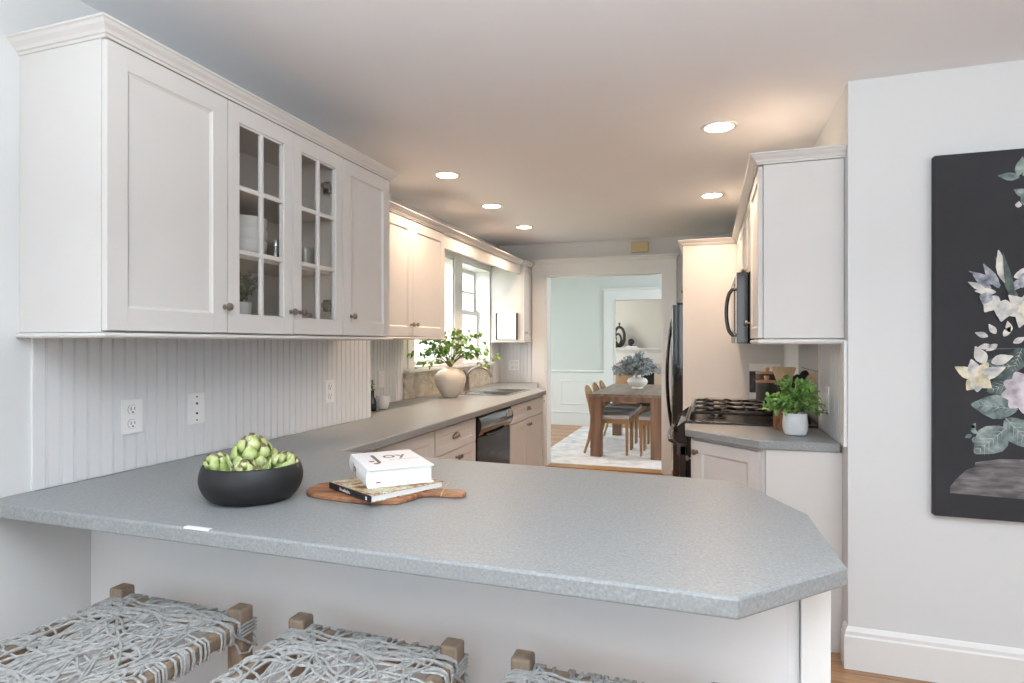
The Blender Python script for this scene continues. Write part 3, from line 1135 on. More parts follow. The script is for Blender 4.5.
b4 = thing('base_cabinet', (-1.8, 5.8, 0), 'narrow angled white base cabinet at the dining doorway end of the sink run', 'cabinet')
MB().prism([(-2.22, 5.32), (-1.475, 5.32), (-1.64, 5.62), (-1.80, 6.265), (-2.22, 6.265)], 0, CT0 - .001).build('carcass', M['cab'], b4)
dv = Vector((-.165, .30, 0)).normalized()
nn = Vector((dv.y, -dv.x, 0))
q = Vector((-1.472, 5.325, .12)) + nn * .018
d = panel_door('door', M['cab'], b4, q, dv, nn, .31, .735, stile=.045, t=.017)
knob(d, Vector((-1.472, 5.325, .80)) + nn * .018 + dv * .1, nn)

# sink unit hollow for the basin: built by lowering the carcass there
b3c = b3.children[0]
bpy.data.objects.remove(b3c)
mb = MB()
mb.box((-2.22, 4.362, 0), (BX - .08, 5.315, .10)).box((-2.22, 4.362, .10), (BX - .021, 5.315, .66))
mb.box((-2.22, 4.362, .66), (BX - .021, 4.60, CT0 - .001)).box((-2.22, 4.62, .66), (-2.06, 5.315, CT0 - .001)).box((BX - .06, 4.60, .66), (BX - .021, 5.315, CT0 - .001))
mb.build('carcass', M['cab'], b3)

# dishwasher
dw = thing('dishwasher', (-1.8, 4.0, 0), 'black built-in dishwasher under the worktop', 'dishwasher')
mb = MB()
mb.box((-2.2, 3.656, .08), (BX - .03, 4.358, CT0 - .002))
mb.build('body', M['rubber'], dw)
MB().cbox((BX - .03, 3.67, .11), (BX + .004, 4.345, .72), .004).build('door', M['blacks'], dw)
mb = MB()
A = []
for i in range(9):
    t = i / 8
    A.append((BX + .004 + .028 * math.sin(PI * t) ** .8, .725 + .14 * t))
vs = [(x, 3.67, z) for x, z in A] + [(x, 4.345, z) for x, z in A] + [(BX - .03, 3.67, .865), (BX - .03, 3.67, .725), (BX - .03, 4.345, .865), (BX - .03, 4.345, .725)]
fs = [(i, i + 1, 10 + i, 9 + i) for i in range(8)]
fs += [tuple(range(9)) + (18, 19), tuple(reversed(range(9, 18))) + (21, 20), (8, 17, 20, 18), (0, 19, 21, 9), (18, 20, 21, 19)]
mb.add(vs, fs)
mb.build('control_panel', M['black'], dw, smooth=True)
mb = MB()
mb.tube([(BX + .012, 3.80 + .40 * i / 12, .722 - .012 * math.sin(PI * i / 12)) for i in range(13)], .009, 8)
mb.build('handle', M['blacks'], dw, smooth=True)
mb = MB()
mb.cbox((BX + .020, 4.20, .80), (BX + .034, 4.31, .852), .003)
mb.build('control_display', M['steel'], dw)

# ---------------------------------------------------------------- sink and faucet
sk = thing('kitchen_sink', ((SKX0 + SKX1) / 2, (SKY0 + SKY1) / 2, CT1), 'stainless steel double-bowl sink set in the worktop under the window', 'sink')
mb = MB()
zr = CT1 + .006
ym = (SKY0 + SKY1) / 2
def ring(x0, x1, y0, y1, X0, X1, Y0, Y1, z):
    mb.add([(X0, Y0, z), (X1, Y0, z), (X1, Y1, z), (X0, Y1, z), (x0, y0, z), (x1, y0, z), (x1, y1, z), (x0, y1, z)],
           [(0, 1, 5, 4), (1, 2, 6, 5), (2, 3, 7, 6), (3, 0, 4, 7)])
bowls = [(SKX0 + .08, SKX1 - .035, SKY0 + .035, ym - .015), (SKX0 + .08, SKX1 - .035, ym + .015, SKY1 - .035)]
# rim as strips around the bowls
x0, x1 = bowls[0][0], bowls[0][1]
for a, b, c_, d_ in ((SKX0, x0, SKY0, SKY1), (x1, SKX1, SKY0, SKY1), (x0, x1, SKY0, bowls[0][2]), (x0, x1, bowls[0][3], bowls[1][2]), (x0, x1, bowls[1][3], SKY1)):
    mb.box((a, c_, CT1 - .001), (b, d_, zr))
for (x0, x1, y0, y1) in bowls:
    e = .03
    zb = CT1 - .19
    V = [(x0, y0, zr), (x1, y0, zr), (x1, y1, zr), (x0, y1, zr), (x0 + e * .4, y0 + e * .4, zb + e), (x1 - e * .4, y0 + e * .4, zb + e), (x1 - e * .4, y1 - e * .4, zb + e),
         (x0 + e * .4, y1 - e * .4, zb + e), (x0 + e, y0 + e, zb), (x1 - e, y0 + e, zb), (x1 - e, y1 - e, zb), (x0 + e, y1 - e, zb)]
    mb.add(V, [(0, 1, 5, 4), (1, 2, 6, 5), (2, 3, 7, 6), (3, 0, 4, 7), (4, 5, 9, 8), (5, 6, 10, 9), (6, 7, 11, 10), (7, 4, 8, 11), (8, 9, 10, 11)])
mb.build('basin', M['steel'], sk)
for (x0, x1, y0, y1) in bowls:
    MB().lathe([(.04, 0), (.04, .003), (.028, .002), (.02, -.004), (0, -.004)], 18, ((x0 + x1) / 2, (y0 + y1) / 2, CT1 - .188)).build('drain', M['nickel'], sk, smooth=True)
fc = thing('faucet', (-2.085, 4.99, zr), 'brushed nickel arched kitchen faucet behind the sink', 'faucet')
mb = MB()
mb.lathe([(.03, 0), (.03, .006), (.022, .012), (.021, .10), (.024, .105), (.024, .125), (.016, .13), (0, .13)], 20, (-2.085, 4.99, zr))
mb.build('body', M['nickel'], fc, smooth=True)
mb = MB()
pts = []
for i in range(15):
    t = i / 14
    a = PI * .95 * t
    pts.append((-2.085 + .115 - .115 * math.cos(a), 4.99 + .02 * t, zr + .11 + .10 * math.sin(a)))
mb.tube(pts, [.013 - .002 * math.sin(PI * i / 14) for i in range(15)], 12)
mb.build('spout', M['nickel'], fc, smooth=True)
mb = MB()
mb.tube([(-2.085, 4.99, zr + .115), (-2.075, 4.93, zr + .16), (-2.06, 4.86, zr + .19)], [.011, .009, .008], 10)
mb.build('lever', M['nickel'], fc, smooth=True)

# ---------------------------------------------------------------- right side units
def frame_r(y):
    return (0, -1, 0)
RX = .208     # door faces of right upper cabinets (facing -x)
def upper_right(label, ya, yb, zb, zt, nd, knob_z, ks=None):
    root = thing('upper_cabinet', (.38, (ya + yb) / 2, zb), label, 'cabinet')
    MB().box((RX + .021, ya, zb), (.549, yb, zt)).build('carcass', M['cab'], root, bevel=.0008)
    w = (yb - ya) / nd
    for i in range(nd):
        a = ya + i * w + .0015
        d = panel_door('door', M['cab'], root, (RX, a + w - .003, zb + .003), (0, -1, 0), (-1, 0, 0), w - .003, zt - zb - .006, stile=.05)
        ky = (a + .03) if (nd == 2 and i == 1) or (nd == 1 and ks == 'near') else (a + w - .033)
        knob(d, (RX, ky, knob_z), (-1, 0, 0))
    return root


upper_right('white wall cabinet on the right with plain exposed side, above the potted plant', 2.86, 3.385, 1.370, 2.14, 1, 1.455)
upper_right('short white wall cabinet directly above the microwave', 3.388, 4.148, 1.735, 2.14, 2, 1.775)
upper_right('white wall cabinet between microwave and refrigerator panel', 4.151, 5.03, 1.375, 2.14, 2, 1.455)
mb = MB()
mb.cbox((.229, 2.852, 1.370), (.548, 2.8595, 2.14), .002)
S('trim_10', mb, M['cab'])
EX = -.205
mb = MB()
sweep(mb, [(.55, 2.852), (RX, 2.852), (RX, 5.035), (EX, 5.035), (EX, 5.995)], crown_prof(2.142, .045, .036), 1)
mb.box((RX + .01, 2.862, 2.143), (.549, 5.04, 2.165))
S('trim_11', mb, M['cab'])
mb = MB()
sweep(mb, [(.55, 2.855), (RX + .01, 2.855), (RX + .01, 3.384)], [(o, z * 1.5 + 1.3400) for o, z in LR], 1)
mb.box((RX + .014, 2.865, 1.352), (.549, 3.384, 1.369))
S('trim_12', mb, M['cab'])
# refrigerator enclosure
en = thing('refrigerator_cabinet', (.17, 5.5, 0), 'tall white side panel and cabinet enclosing the black refrigerator', 'cabinet')
MB().box((EX + .003, 5.037, 0), (.549, 5.058, 2.14)).build('side_panel', M['cab'], en)
MB().box((EX + .024, 5.0585, 1.765), (.549, 5.99, 2.14)).build('carcass', M['cab'], en)
MB().box((EX + .003, 5.992, 0), (.549, 6.012, 2.14)).build('side_panel', M['cab'], en)
for i, a in enumerate((5.06, 5.527)):
    d = panel_door('door', M['cab'], en, (EX, a + .463, 1.77), (0, -1, 0), (-1, 0, 0), .463, .365, stile=.05)
    knob(d, (EX, a + .44 if i == 0 else a + .025, 1.81), (-1, 0, 0))
# refrigerator
fr = thing('refrigerator', (.15, 5.52, 0), 'glossy black side-by-side refrigerator beside the dining doorway', 'refrigerator')
MB().box((-.19, 5.07, .02), (.53, 5.98, 1.655)).build('body', M['blacks'], fr)
for a, b in ((5.072, 5.47), (5.476, 5.978)):
    mb = MB()
    ym_ = (a + b) / 2
    P_ = [(-.192, a), (-.24, a)] + [(-.282 - .022 * math.sin(PI * i / 8), a + .006 + (b - a - .012) * i / 8) for i in range(9)] + [(-.24, b), (-.192, b)]
    mb.prism(list(reversed(P_)), .06, 1.665)
    mb.build('door', M['black'], fr, smooth=True)
mb = MB()
mb.cbox((-.25, 5.0725, 1.666), (-.16, 5.13, 1.682), .004)
mb.build('hinge_cover', M['blacks'], fr)
mb = MB()
mb.cbox((-.25, 5.92, 1.666), (-.16, 5.975, 1.682), .004)
mb.build('hinge_cover', M['blacks'], fr)
for y in (5.43, 5.52):
    mb = MB()
    pts = [(-.272 - .005, y, .55)]
    for i in range(17):
        t = i / 16
        pts.append((-.300 - .055 * math.sin(PI * t) ** .7, y, .56 + 1.02 * t))
    pts.append((-.277, y, 1.59))
    mb.tube(pts, .0125, 10)
    mb.build('handle', M['black'], fr, smooth=True)

# microwave
mw = thing('microwave', (.37, 3.77, 1.36), 'black over-the-range microwave with bowed handle', 'microwave')
MB().cbox((.20, 3.392, 1.346), (.53, 4.145, 1.73), .003).build('body', M['blacks'], mw)
mb = MB()
mb.cbox((.138, 3.58, 1.348), (.1985, 4.142, 1.728), .008)
mb.build('door', M['blacks'], mw)
mb = MB()
mb.cbox((.140, 3.394, 1.348), (.1985, 3.575, 1.728), .004)
mb.build('control_panel', M['black'], mw)
MB().box((.1355, 3.66, 1.42), (.139, 4.08, 1.69)).build('window', M['bglass'], mw)
mb = MB()
pts = [(.140, 3.615, 1.395)] + [(.126 - .032 * math.sin(PI * i / 12) ** .5, 3.615, 1.395 + .26 * i / 12) for i in range(13)] + [(.140, 3.615, 1.655)]
mb.tube(pts, .011, 10)
mb.build('handle', M['black'], mw, smooth=True)

# gas range
rn = thing('gas_range', (.2, 3.77, 0), 'black gas range with cast iron grates and curved oven handle', 'range')
MB().cbox((-.115, 3.374, .02), (.53, 4.166, .905), .004).build('body', M['blacks'], rn)
mb = MB()
mb.cbox((-.125, 3.374, .905), (.53, 4.166, .925), .004)
mb.build('cooktop', M['iron'], rn)
mb = MB()
mb.prism([(-.125, 0), (-.165, -.03), (-.15, -.12), (-.115, -.12), (-.115, 0)][::-1], 0, .79)
# stand the profile upright: x stays, profile y -> z, extrude -> y
mb.v = [Vector((v.x, 3.375 + v.z, .925 + v.y)) for v in mb.v]
mb.build('control_panel', M['black'], rn)
MB().cbox((-.155, 3.378, .25), (-.116, 4.162, .79), .006).build('oven_door', M['black'], rn)
MB().box((-.1565, 3.5, .36), (-.1545, 4.04, .66)).build('oven_window', M['bglass'], rn)
MB().cbox((-.15, 3.378, .05), (-.116, 4.162, .235), .006).build('storage_drawer', M['black'], rn)
mb = MB()
pts = [(-.15, 3.405, .79), (-.185, 3.405, .805)] + [(-.205 - .02 * math.sin(PI * i / 10), 3.42 + .70 * i / 10, .81) for i in range(11)] + [(-.185, 4.135, .805), (-.15, 4.135, .79)]
mb.tube(pts, .012, 10)
mb.build('oven_handle', M['black'], rn, smooth=True)
for k in range(5):
    y = 3.46 + k * .155
    mb = MB(Matrix.Translation((-.160, y, .865)) @ Matrix.Rotation(math.radians(-78), 4, 'Y'))
    mb.lathe([(.021, 0), (.021, .008), (.017, .012), (.015, .028), (0, .03)], 18)
    mb.cbox((-.003, -.015, .012), (.003, .015, .034), .002)
    mb.build('knob', M['blacks'], rn, smooth=True)
for by in (3.57, 3.97):
    for bx in (.04, .36):
        mb = MB()
        mb.lathe([(.05, 0), (.05, .006), (.034, .010), (.032, .02), (.024, .024), (0, .024)], 20, (bx, by, .925))
        mb.build('burner', M['iron'], rn, smooth=True)
for k in range(3):
    ya = 3.385 + k * .259
    yb = ya + .252
    mb = MB()
    zt = .972
    ym_ = (ya + yb) / 2
    def bar(p, q, r=.0085):
        mb.tube([p, q], r, 6)
    for y in (ya + .008, yb - .008):
        mb.tube([(-.095, y, .93), (-.088, y, zt - .01), (-.07, y, zt), (.20, y, zt), (.47, y, zt), (.488, y, zt - .01), (.495, y, .93)], .0085, 6)
    for x in (-.085, .2, .485):
        mb.tube([(x, ya + .008, zt - .004), (x, yb - .008, zt - .004)], .0085, 6)
    for cx_ in (.045, .35):
        for a in range(4):
            w = PI / 4 + a * PI / 2
            p = (cx_ + .03 * math.cos(w), ym_ + .03 * math.sin(w), zt + .002)
            q = (cx_ + .14 * math.cos(w), ym_ + (.118) * (1 if math.sin(w) > 0 else -1), zt - .002)
            mb.tube([p, (cx_ + .08 * math.cos(w), ym_ + .075 * (1 if math.sin(w) > 0 else -1), zt + .010), q], .0075, 6)
    mb.build('grate', M['iron'], rn, smooth=True)
MB().cbox((-.168, 3.378, .735), (-.117, 3.425, .80), .004).build('handle_bracket', M['canister'], rn)
MB().cbox((-.168, 4.115, .735), (-.117, 4.160, .80), .004).build('handle_bracket', M['canister'], rn)

# right base cabinet with angled door
br_ = thing('base_cabinet', (.25, 3.1, 0), 'white base cabinet with angled door under the small right worktop', 'cabinet')
mb = MB()
mb.prism([(-.068, 3.366), (-.068, 3.183), (.233, 2.921), (.5495, 2.921), (.5495, 3.366)], .10, CT0 - .001)
mb.prism([(0, 3.366), (0, 3.22), (.26, 3.0), (.5495, 3.0), (.5495, 3.366)], 0, .10)
mb.build('carcass', M['cab'], br_)
MB().cbox((.243, 2.901, 0), (.5495, 2.9205, CT0 - .001), .0015).build('end_panel', M['cab'], br_)
uu = Vector((.233 + .068, 2.921 - 3.183, 0)).normalized()
nn = Vector((uu.y, -uu.x, 0))
q = Vector((-.068, 3.183, .12)) + nn * .021 + uu * .004
d = panel_door('door', M['cab'], br_, q, uu, nn, .385, .735, stile=.058)
knob(d, Vector((-.068, 3.183, .80)) + nn * .021 + uu * .03, nn, r=.016)
for k, z in enumerate((.12, .37, .62)):
    d = panel_door('drawer', M['cab'], br_, (-.088, 3.362, z), (0, -1, 0), (-1, 0, 0), .165, .235, stile=.03)
    knob(d, (-.088, 3.28, z + .12), (-1, 0, 0))
bq = thing('base_cabinet', (.2, 4.6, 0), 'white base cabinet between the gas range and the refrigerator', 'cabinet')
mb = MB()
mb.box((-.07, 4.174, .1), (.538, 5.033, CT0 - .001)).box((0, 4.174, 0), (.538, 5.033, .1))
mb.build('carcass', M['cab'], bq)
for a in (4.176, 4.606):
    d = panel_door('door', M['cab'], bq, (-.092, a + .425, .12), (0, -1, 0), (-1, 0, 0), .425, .735)
    knob(d, (-.092, a + (.40 if a < 4.3 else .03), .77), (-1, 0, 0))

# ---------------------------------------------------------------- outlets
def outlet(name, label, p, u, n, kind='duplex', w=.078, h=.118, group=None):
    root = thing(name, p, label, 'outlet', group)
    mb = MB(frame(p, u, n))
    mb.cbox((-w / 2, -.006, -h / 2), (w / 2, 0, h / 2), .003)
    mb.build('cover_plate', M['plastic'], root)
    cols = [0] if w < .09 else [-.023, .023]
    if kind == 'duplex':
        for cx_ in cols:
            for dz in (-.0245, .0245):
                mb = MB(frame(p, u, n))
                P2 = []
                for i in range(20):
                    a = 2 * PI * i / 20
                    P2.append((cx_ + .0175 * math.cos(a), max(-.0145, min(.0145, .0175 * math.sin(a)))))
                V = [(x, -.0075, z + dz) for x, z in P2] + [(x, -.0055, z + dz) for x, z in P2]
                mb.add(V, [tuple(range(20))] + [(i, (i + 1) % 20, 20 + (i + 1) % 20, 20 + i) for i in range(20)])
                r_ = mb.build('receptacle', M['plastic'], root)
                mb = MB(frame(p, u, n))
                mb.box((cx_ - .008, -.0082, dz - .003), (cx_ - .006, -.007, dz + .008)).box((cx_ + .006, -.0082, dz - .002), (cx_ + .008, -.007, dz + .008))
                mb.lathe([(0, -.0082), (.003, -.0082), (.003, -.007), (0, -.007)], 10, (cx_, 0, dz - .009), axis='y')
                # dark ring drawn as the shade around the receptacle
                mb.tube([(x * 1.0 + 0, -.0062, z + dz) for x, z in P2], .0007, 4, closed=True)
                mb.build('slots_and_shade_ring', M['slot'], r_)
    elif kind == 'jack':
        mb = MB(frame(p, u, n))
        for z, r in ((.045, .003), (-.045, .003), (.019, .0045), (-.019, .0045)):
            mb.lathe([(0, -.0085), (r, -.0085), (r, -.005), (0, -.005)], 10, (0, 0, z), axis='y')
        mb.build('screws', M['slot'], root)
    else:
        mb = MB(frame(p, u, n))
        mb.cbox((-.016, -.009, -.033), (.016, -.005, .033), .002)
        mb.build('rocker', M['plastic'], root)
    return root


BBX = -1.8898
outlet('wall_outlet', 'white duplex outlet on the beadboard, closest to the camera', (BBX, 1.53, 1.097), (0, 1, 0), (1, 0, 0))
outlet('jack_plate', 'white cover plate with small dark jacks, right of the nearest duplex outlet', (BBX, 1.80, 1.097), (0, 1, 0), (1, 0, 0), 'jack')
outlet('wall_outlet', 'white duplex outlet on beadboard near its far edge, below cabinet end', (BBX, 2.655, 1.097), (0, 1, 0), (1, 0, 0))
outlet('wall_switch', 'white switch plate on the beadboard above the white mug', (-2.2298, 3.74, 1.09), (0, 1, 0), (1, 0, 0), 'rocker')
outlet('wall_outlet', 'double white outlet on the back wall beadboard beside the sink', (-2.06, BW - .0102, 1.105), (1, 0, 0), (0, -1, 0), 'duplex', w=.125)
outlet('wall_switch', 'white switch plate seen edge-on right of the potted plant', (.5398, 3.17, 1.08), (0, -1, 0), (-1, 0, 0), 'rocker', h=.125)

# ---------------------------------------------------------------- recessed lights
def downlight(x, y, label, power):
    # flood lamp recessed in the ceiling
    root = thing('recessed_light', (x, y, CEIL), label, 'ceiling light', 'recessed ceiling lights')
    mb = MB()
    mb.lathe([(.068, -.001), (.070, -.005), (.086, -.004), (.090, -.0005), (.090, 0), (.068, 0)], 36, (x, y, CEIL))
    mb.build('trim_ring', M['trim'], root, smooth=True)
    mb = MB()
    mb.lathe([(0, -.0035), (.069, -.0035), (.069, -.0005), (0, -.0005)], 30, (x, y, CEIL))
    mb.build('lens', M['lamp'], root)
    d = bpy.data.lights.new('lamp', 'AREA')
    d.shape = 'DISK'
    d.size = .12
    d.spread = math.radians(140)
    d.energy = power
    d.color = (1.0, .70, .49)
    o = bpy.data.objects.new('bulb_light', d)
    COL.objects.link(o)
    o.parent = root
    o.location = (0, 0, -.012)
    return root


LP = 7.5
downlight(.048, 3.17, 'recessed ceiling light nearest the right-hand wall cabinet crown', LP)
downlight(.02, 4.62, 'recessed ceiling light further back in the right-hand row', LP)
downlight(-1.613, 3.525, 'recessed ceiling light nearest the glass cabinet in the left row', LP)
downlight(-1.640, 4.43, 'middle recessed ceiling light of the left row of three', LP)
downlight(-1.650, 5.333, 'recessed ceiling light closest to the dining doorway, end of left row', LP)

ch = thing('door_chime', (-.70, BW, 2.30), 'tan box chime mounted above the dining doorway', 'door chime')
MB().cbox((-.77, BW - .05, 2.295), (-.595, BW - .004, 2.40), .005).build('housing', M['beige'], ch)
MB().box((-.765, BW - .004, 2.30), (-.60, BW, 2.395)).build('back_plate', M['trim'], ch)

# ---------------------------------------------------------------- painting
PX0, PX1, PZ0, PZ1, PY = .845, 1.93, .668, 2.090, 2.79
pa = thing('canvas_painting', ((PX0 + PX1) / 2, PY - .02, PZ0), 'large dark canvas with pale painted flowers hanging on the right wall', 'painting')
MB().cbox((PX0, PY - .038, PZ0), (PX1, PY - .002, PZ1), .003).build('canvas', M['canvas'], pa)
yf = PY - .0384
def blob(mb, pts, k=0, mi=0):
    """flat painted shape on the canvas"""
    y = yf - .0003 - k * .0003
    n = len(pts)
    c = (sum(p[0] for p in pts) / n, sum(p[1] for p in pts) / n)
    V = [(c[0], y, c[1])] + [(p[0], y, p[1]) for p in pts]
    mb.add(V, [(0, 1 + i, 1 + (i + 1) % n) for i in range(n)], mi)


def petal(mb, x, z, ang, L, W, k, mi, tip=.5):
    pts = []
    for i in range(16):
        t = 2 * PI * i / 16
        u = (1 - math.cos(t)) / 2
        v = math.sin(t) * W / 2 * (1 - tip * u * u) * (.6 + .4 * math.sin(PI * min(1, u * 1.1)))
        pts.append((x + math.cos(ang) * u * L - math.sin(ang) * v, z + math.sin(ang) * u * L + math.cos(ang) * v))
    blob(mb, pts, k, mi)


R_ = math.radians
mb = MB()   # material order: petal, blush, iris, cream, leaf, dark leaf, stone
mats_p = [M['petal'], M['petalp'], M['petalb'], M['petaly'], M['pleaf'], M['pleafd'], M['pstone']]
# plinth
blob(mb, [(.897, .762), (1.9, .74), (1.9, .885), (.985, .872), (.95, .855), (.915, .815), (.897, .785)], 0, 6)
blob(mb, [(.978, .873), (1.9, .886), (1.9, .935), (1.06, .905), (.98, .888)], 1, 6)
def leafp(cx, cz, a, L, W, k, mi=4):
    """leaf centred on (cx, cz) with veins"""
    a = R_(a)
    d1 = (math.cos(a), math.sin(a))
    x, z = cx - d1[0] * L / 2, cz - d1[1] * L / 2
    petal(mb, x, z, a, L, W * (1.2 if W < .1 else .95), k, mi, .3)
    blob(mb, [(x - d1[1] * .0008, z + d1[0] * .0008), (x + d1[0] * L * .95, z + d1[1] * L * .95), (x + d1[1] * .0008, z - d1[0] * .0008)], k + 1, 0)
    for i in range(1, 7):
        q = i / 7.5
        vx, vz = x + d1[0] * L * q, z + d1[1] * L * q
        for s in (1, -1):
            e = (math.cos(a + s * .75), math.sin(a + s * .75))
            ll = W * .48 * math.sin(PI * min(.95, q + .08))
            blob(mb, [(vx, vz), (vx + e[0] * ll, vz + e[1] * ll), (vx + d1[0] * .0022, vz + d1[1] * .0022)], k + 1, 0)


leafp(1.028, .973, 225, .145, .125, 4)
leafp(1.125, 1.005, 310, .15, .11, 3)
leafp(1.04, 1.105, 175, .15, .085, 6)
leafp(1.075, 1.19, 205, .13, .08, 8, 5)
leafp(1.043, 1.258, 185, .13, .065, 7, 5)
leafp(1.11, 1.28, 250, .11, .06, 5, 5)
leafp(1.20, 1.08, 330, .15, .10, 2, 5)
for i in range(6):    # small blossom sprig low left
    petal(mb, .968 + .010 * (i % 3), 1.018 - .008 * i, R_(60 + 50 * i), .026, .018, 2, 4)
blob(mb, [(.985, .995), (1.06, 1.035), (1.06, 1.038), (.985, .998)], 2, 5)
# cream flower
fx, fz = .985, 1.215
for i, (a, L) in enumerate(((150, .085), (105, .075), (235, .06), (270, .055), (60, .07), (25, .10), (320, .06))):
    petal(mb, fx, fz, R_(a), L, .050, 10 + i, 0 if i % 2 else 3, .4)
for i in range(9):
    petal(mb, fx + .012, fz - .006, R_(40 * i), .030, .022, 18 + i % 3, 3)
petal(mb, 1.01, 1.27, R_(115), .075, .05, 12, 0, .5)
petal(mb, 1.03, 1.275, R_(20), .075, .045, 12, 0, .5)
# blush rose at the right
for i in range(10):
    petal(mb, 1.145, 1.165, R_(36 * i + 10), .085, .07, 12 + i, 1, .1)
for i in range(9):
    petal(mb, 1.145, 1.165, R_(40 * i + 30), .05, .045, 23 + i % 3, 1, .1)
# iris spray
for i, (x, z, a, L, W, m_) in enumerate(((1.075, 1.58, 100, .13, .045, 0), (1.055, 1.56, 118, .11, .035, 2), (1.03, 1.555, 135, .085, .03, 2), (1.01, 1.555, 150, .065, .028, 0),
                                         (1.06, 1.57, 150, .12, .03, 2), (1.09, 1.55, 45, .08, .035, 2), (1.045, 1.545, 175, .07, .03, 0),
                                         (1.05, 1.53, 235, .075, .065, 0), (1.075, 1.515, 260, .085, .07, 0), (1.02, 1.545, 250, .05, .05, 2), (1.10, 1.60, 20, .10, .05, 0), (1.12, 1.56, 60, .09, .05, 2))):
    petal(mb, x, z, R_(a), L, W, 14 + i, m_, .5)
petal(mb, 1.13, 1.46, R_(112), .24, .03, 13, 5, .6)
petal(mb, 1.10, 1.50, R_(100), .20, .03, 27, 5, .6)
petal(mb, 1.07, 1.49, R_(10), .10, .012, 13, 4, .6)
# white daffodil
for i in range(6):
    petal(mb, 1.135, 1.48, R_(60 * i + 15), .075, .050, 29 + i, 0, .5)
for i in range(7):
    petal(mb, 1.135, 1.48, R_(51 * i), .030, .024, 36 + i % 2, 3)
# little buds
for x, z, a in ((1.02, 1.375, 160), (1.045, 1.385, 120), (1.07, 1.375, 60), (1.03, 1.34, 190), (1.05, 1.345, 215), (1.09, 1.39, 100), (1.10, 1.35, 30)):
    petal(mb, x, z, R_(a), .045, .026, 9, 0)
blob(mb, [(1.03, 1.325), (1.20, 1.33), (1.20, 1.334), (1.03, 1.329)], 8, 5)
# top sprig
for x, z, a, L in ((1.115, 1.985, 78, .075), (1.12, 1.98, 170, .07), (1.13, 1.985, 40, .06), (1.145, 1.91, 150, .05), (1.15, 1.87, 120, .05)):
    petal(mb, x, z, R_(a), L, .035, 6, 4)
petal(mb, 1.115, 1.865, R_(80), .024, .024, 7, 0)
# bouquet continuing towards the unseen side
rg = random.Random(11)
for i in range(70):
    x, z = rg.uniform(1.24, 1.62), rg.uniform(.98, 1.85)
    petal(mb, x, z, rg.uniform(0, 6.28), rg.uniform(.09, .17), rg.uniform(.05, .11), 2 + i % 9, rg.choice((0, 1, 3, 4, 5, 5)), .3)
mb.build('painted_bouquet', mats_p, pa)

# ---------------------------------------------------------------- artichoke bowl
bx_, by_ = -1.217, 1.352
bw = MB().lathe([(0, 0), (.092, 0), (.100, .0015), (.108, .005), (.119, .015), (.128, .028), (.134, .042), (.137, .056), (.137, .070), (.134, .084), (.130, .095), (.1275, .0995), (.1245, .1005), (.1215, .0985), (.124, .088), (.128, .072), (.128, .056), (.124, .040), (.116, .027), (.100, .015), (.08, .011), (0, .011)],
                56, (0, 0, 0), sx=1.0, sy=.92).build('decorative_bowl', M['bowl'], None, smooth=True, angle=80)
bw.location = (bx_, by_, CT1 + .0005)
bw.rotation_euler = (0, 0, R_(20))
tag(bw, 'wide matte black bowl holding green artichokes on the peninsula', 'bowl')


def artichoke(size, seed, open_=1.0):
    rg = random.Random(seed)
    mb = MB()
    mb.ball((0, 0, size * .5), size * .40, 16, 10, sz=1.15)
    rows = 5
    for r in range(rows):
        t = r / (rows - 1)
        n = int(8 - 3 * t)
        for i in range(n):
            a = 2 * PI * (i + .5 * (r % 2)) / n + rg.uniform(-.1, .1)
            lat = -0.9 + 2.2 * t
            rad = size * .42 * math.cos(max(-1.2, min(1.35, lat)))
            zc = size * .5 + size * .46 * math.sin(lat)
            base = Vector((math.cos(a) * rad, math.sin(a) * rad, zc))
            out = Vector((math.cos(a), math.sin(a), 0))
            up = Vector((0, 0, 1))
            lean = (.75 - .95 * t) * open_ + rg.uniform(-.08, .08)
            d1 = (up * 1 + out * lean).normalized()
            L = size * (.56 - .10 * t)
            W = size * (.50 - .12 * t)
            side = out.cross(up).normalized()
            nrm = side.cross(d1).normalized()
            if nrm.dot(out) < 0:
                nrm = -nrm
            V = []
            NU, NV = 6, 6
            for u in range(NU + 1):
                uu_ = u / NU
                wd = W * .5 * (math.sin(PI * (uu_ * .82 + .16))) ** .8
                if u == NU:
                    wd = W * .03
                for v in range(NV + 1):
                    vv = (v / NV * 2 - 1)
                    p = base + d1 * L * uu_ + side * wd * vv + nrm * (size * .10 * math.sin(PI * uu_) + size * .05 - size * .13 * vv * vv * (1 - uu_ * .5) - size * .10 * uu_ * uu_ * (1 if t > .3 else -.3))
                    V.append(p)
            F = []
            for u in range(NU):
                for v in range(NV):
                    q = u * (NV + 1) + v
                    F.append((q, q + 1, q + NV + 2, q + NV + 1))
            mb.add(V, F[:-NV], 0)
            o_ = len(mb.v) - len(V)
            mb.f += [tuple(x + o_ for x in f) for f in F[-NV:]]
            mb.mi += [1 if (t > .9 or (t > .4 and i % 3 == 0)) else 0] * NV
    o = mb.build('artichoke', [M['art'], M['artd']], None, smooth=True, angle=180)
    md = o.modifiers.new('thick', 'SOLIDIFY')
    md.thickness = size * .018
    return o


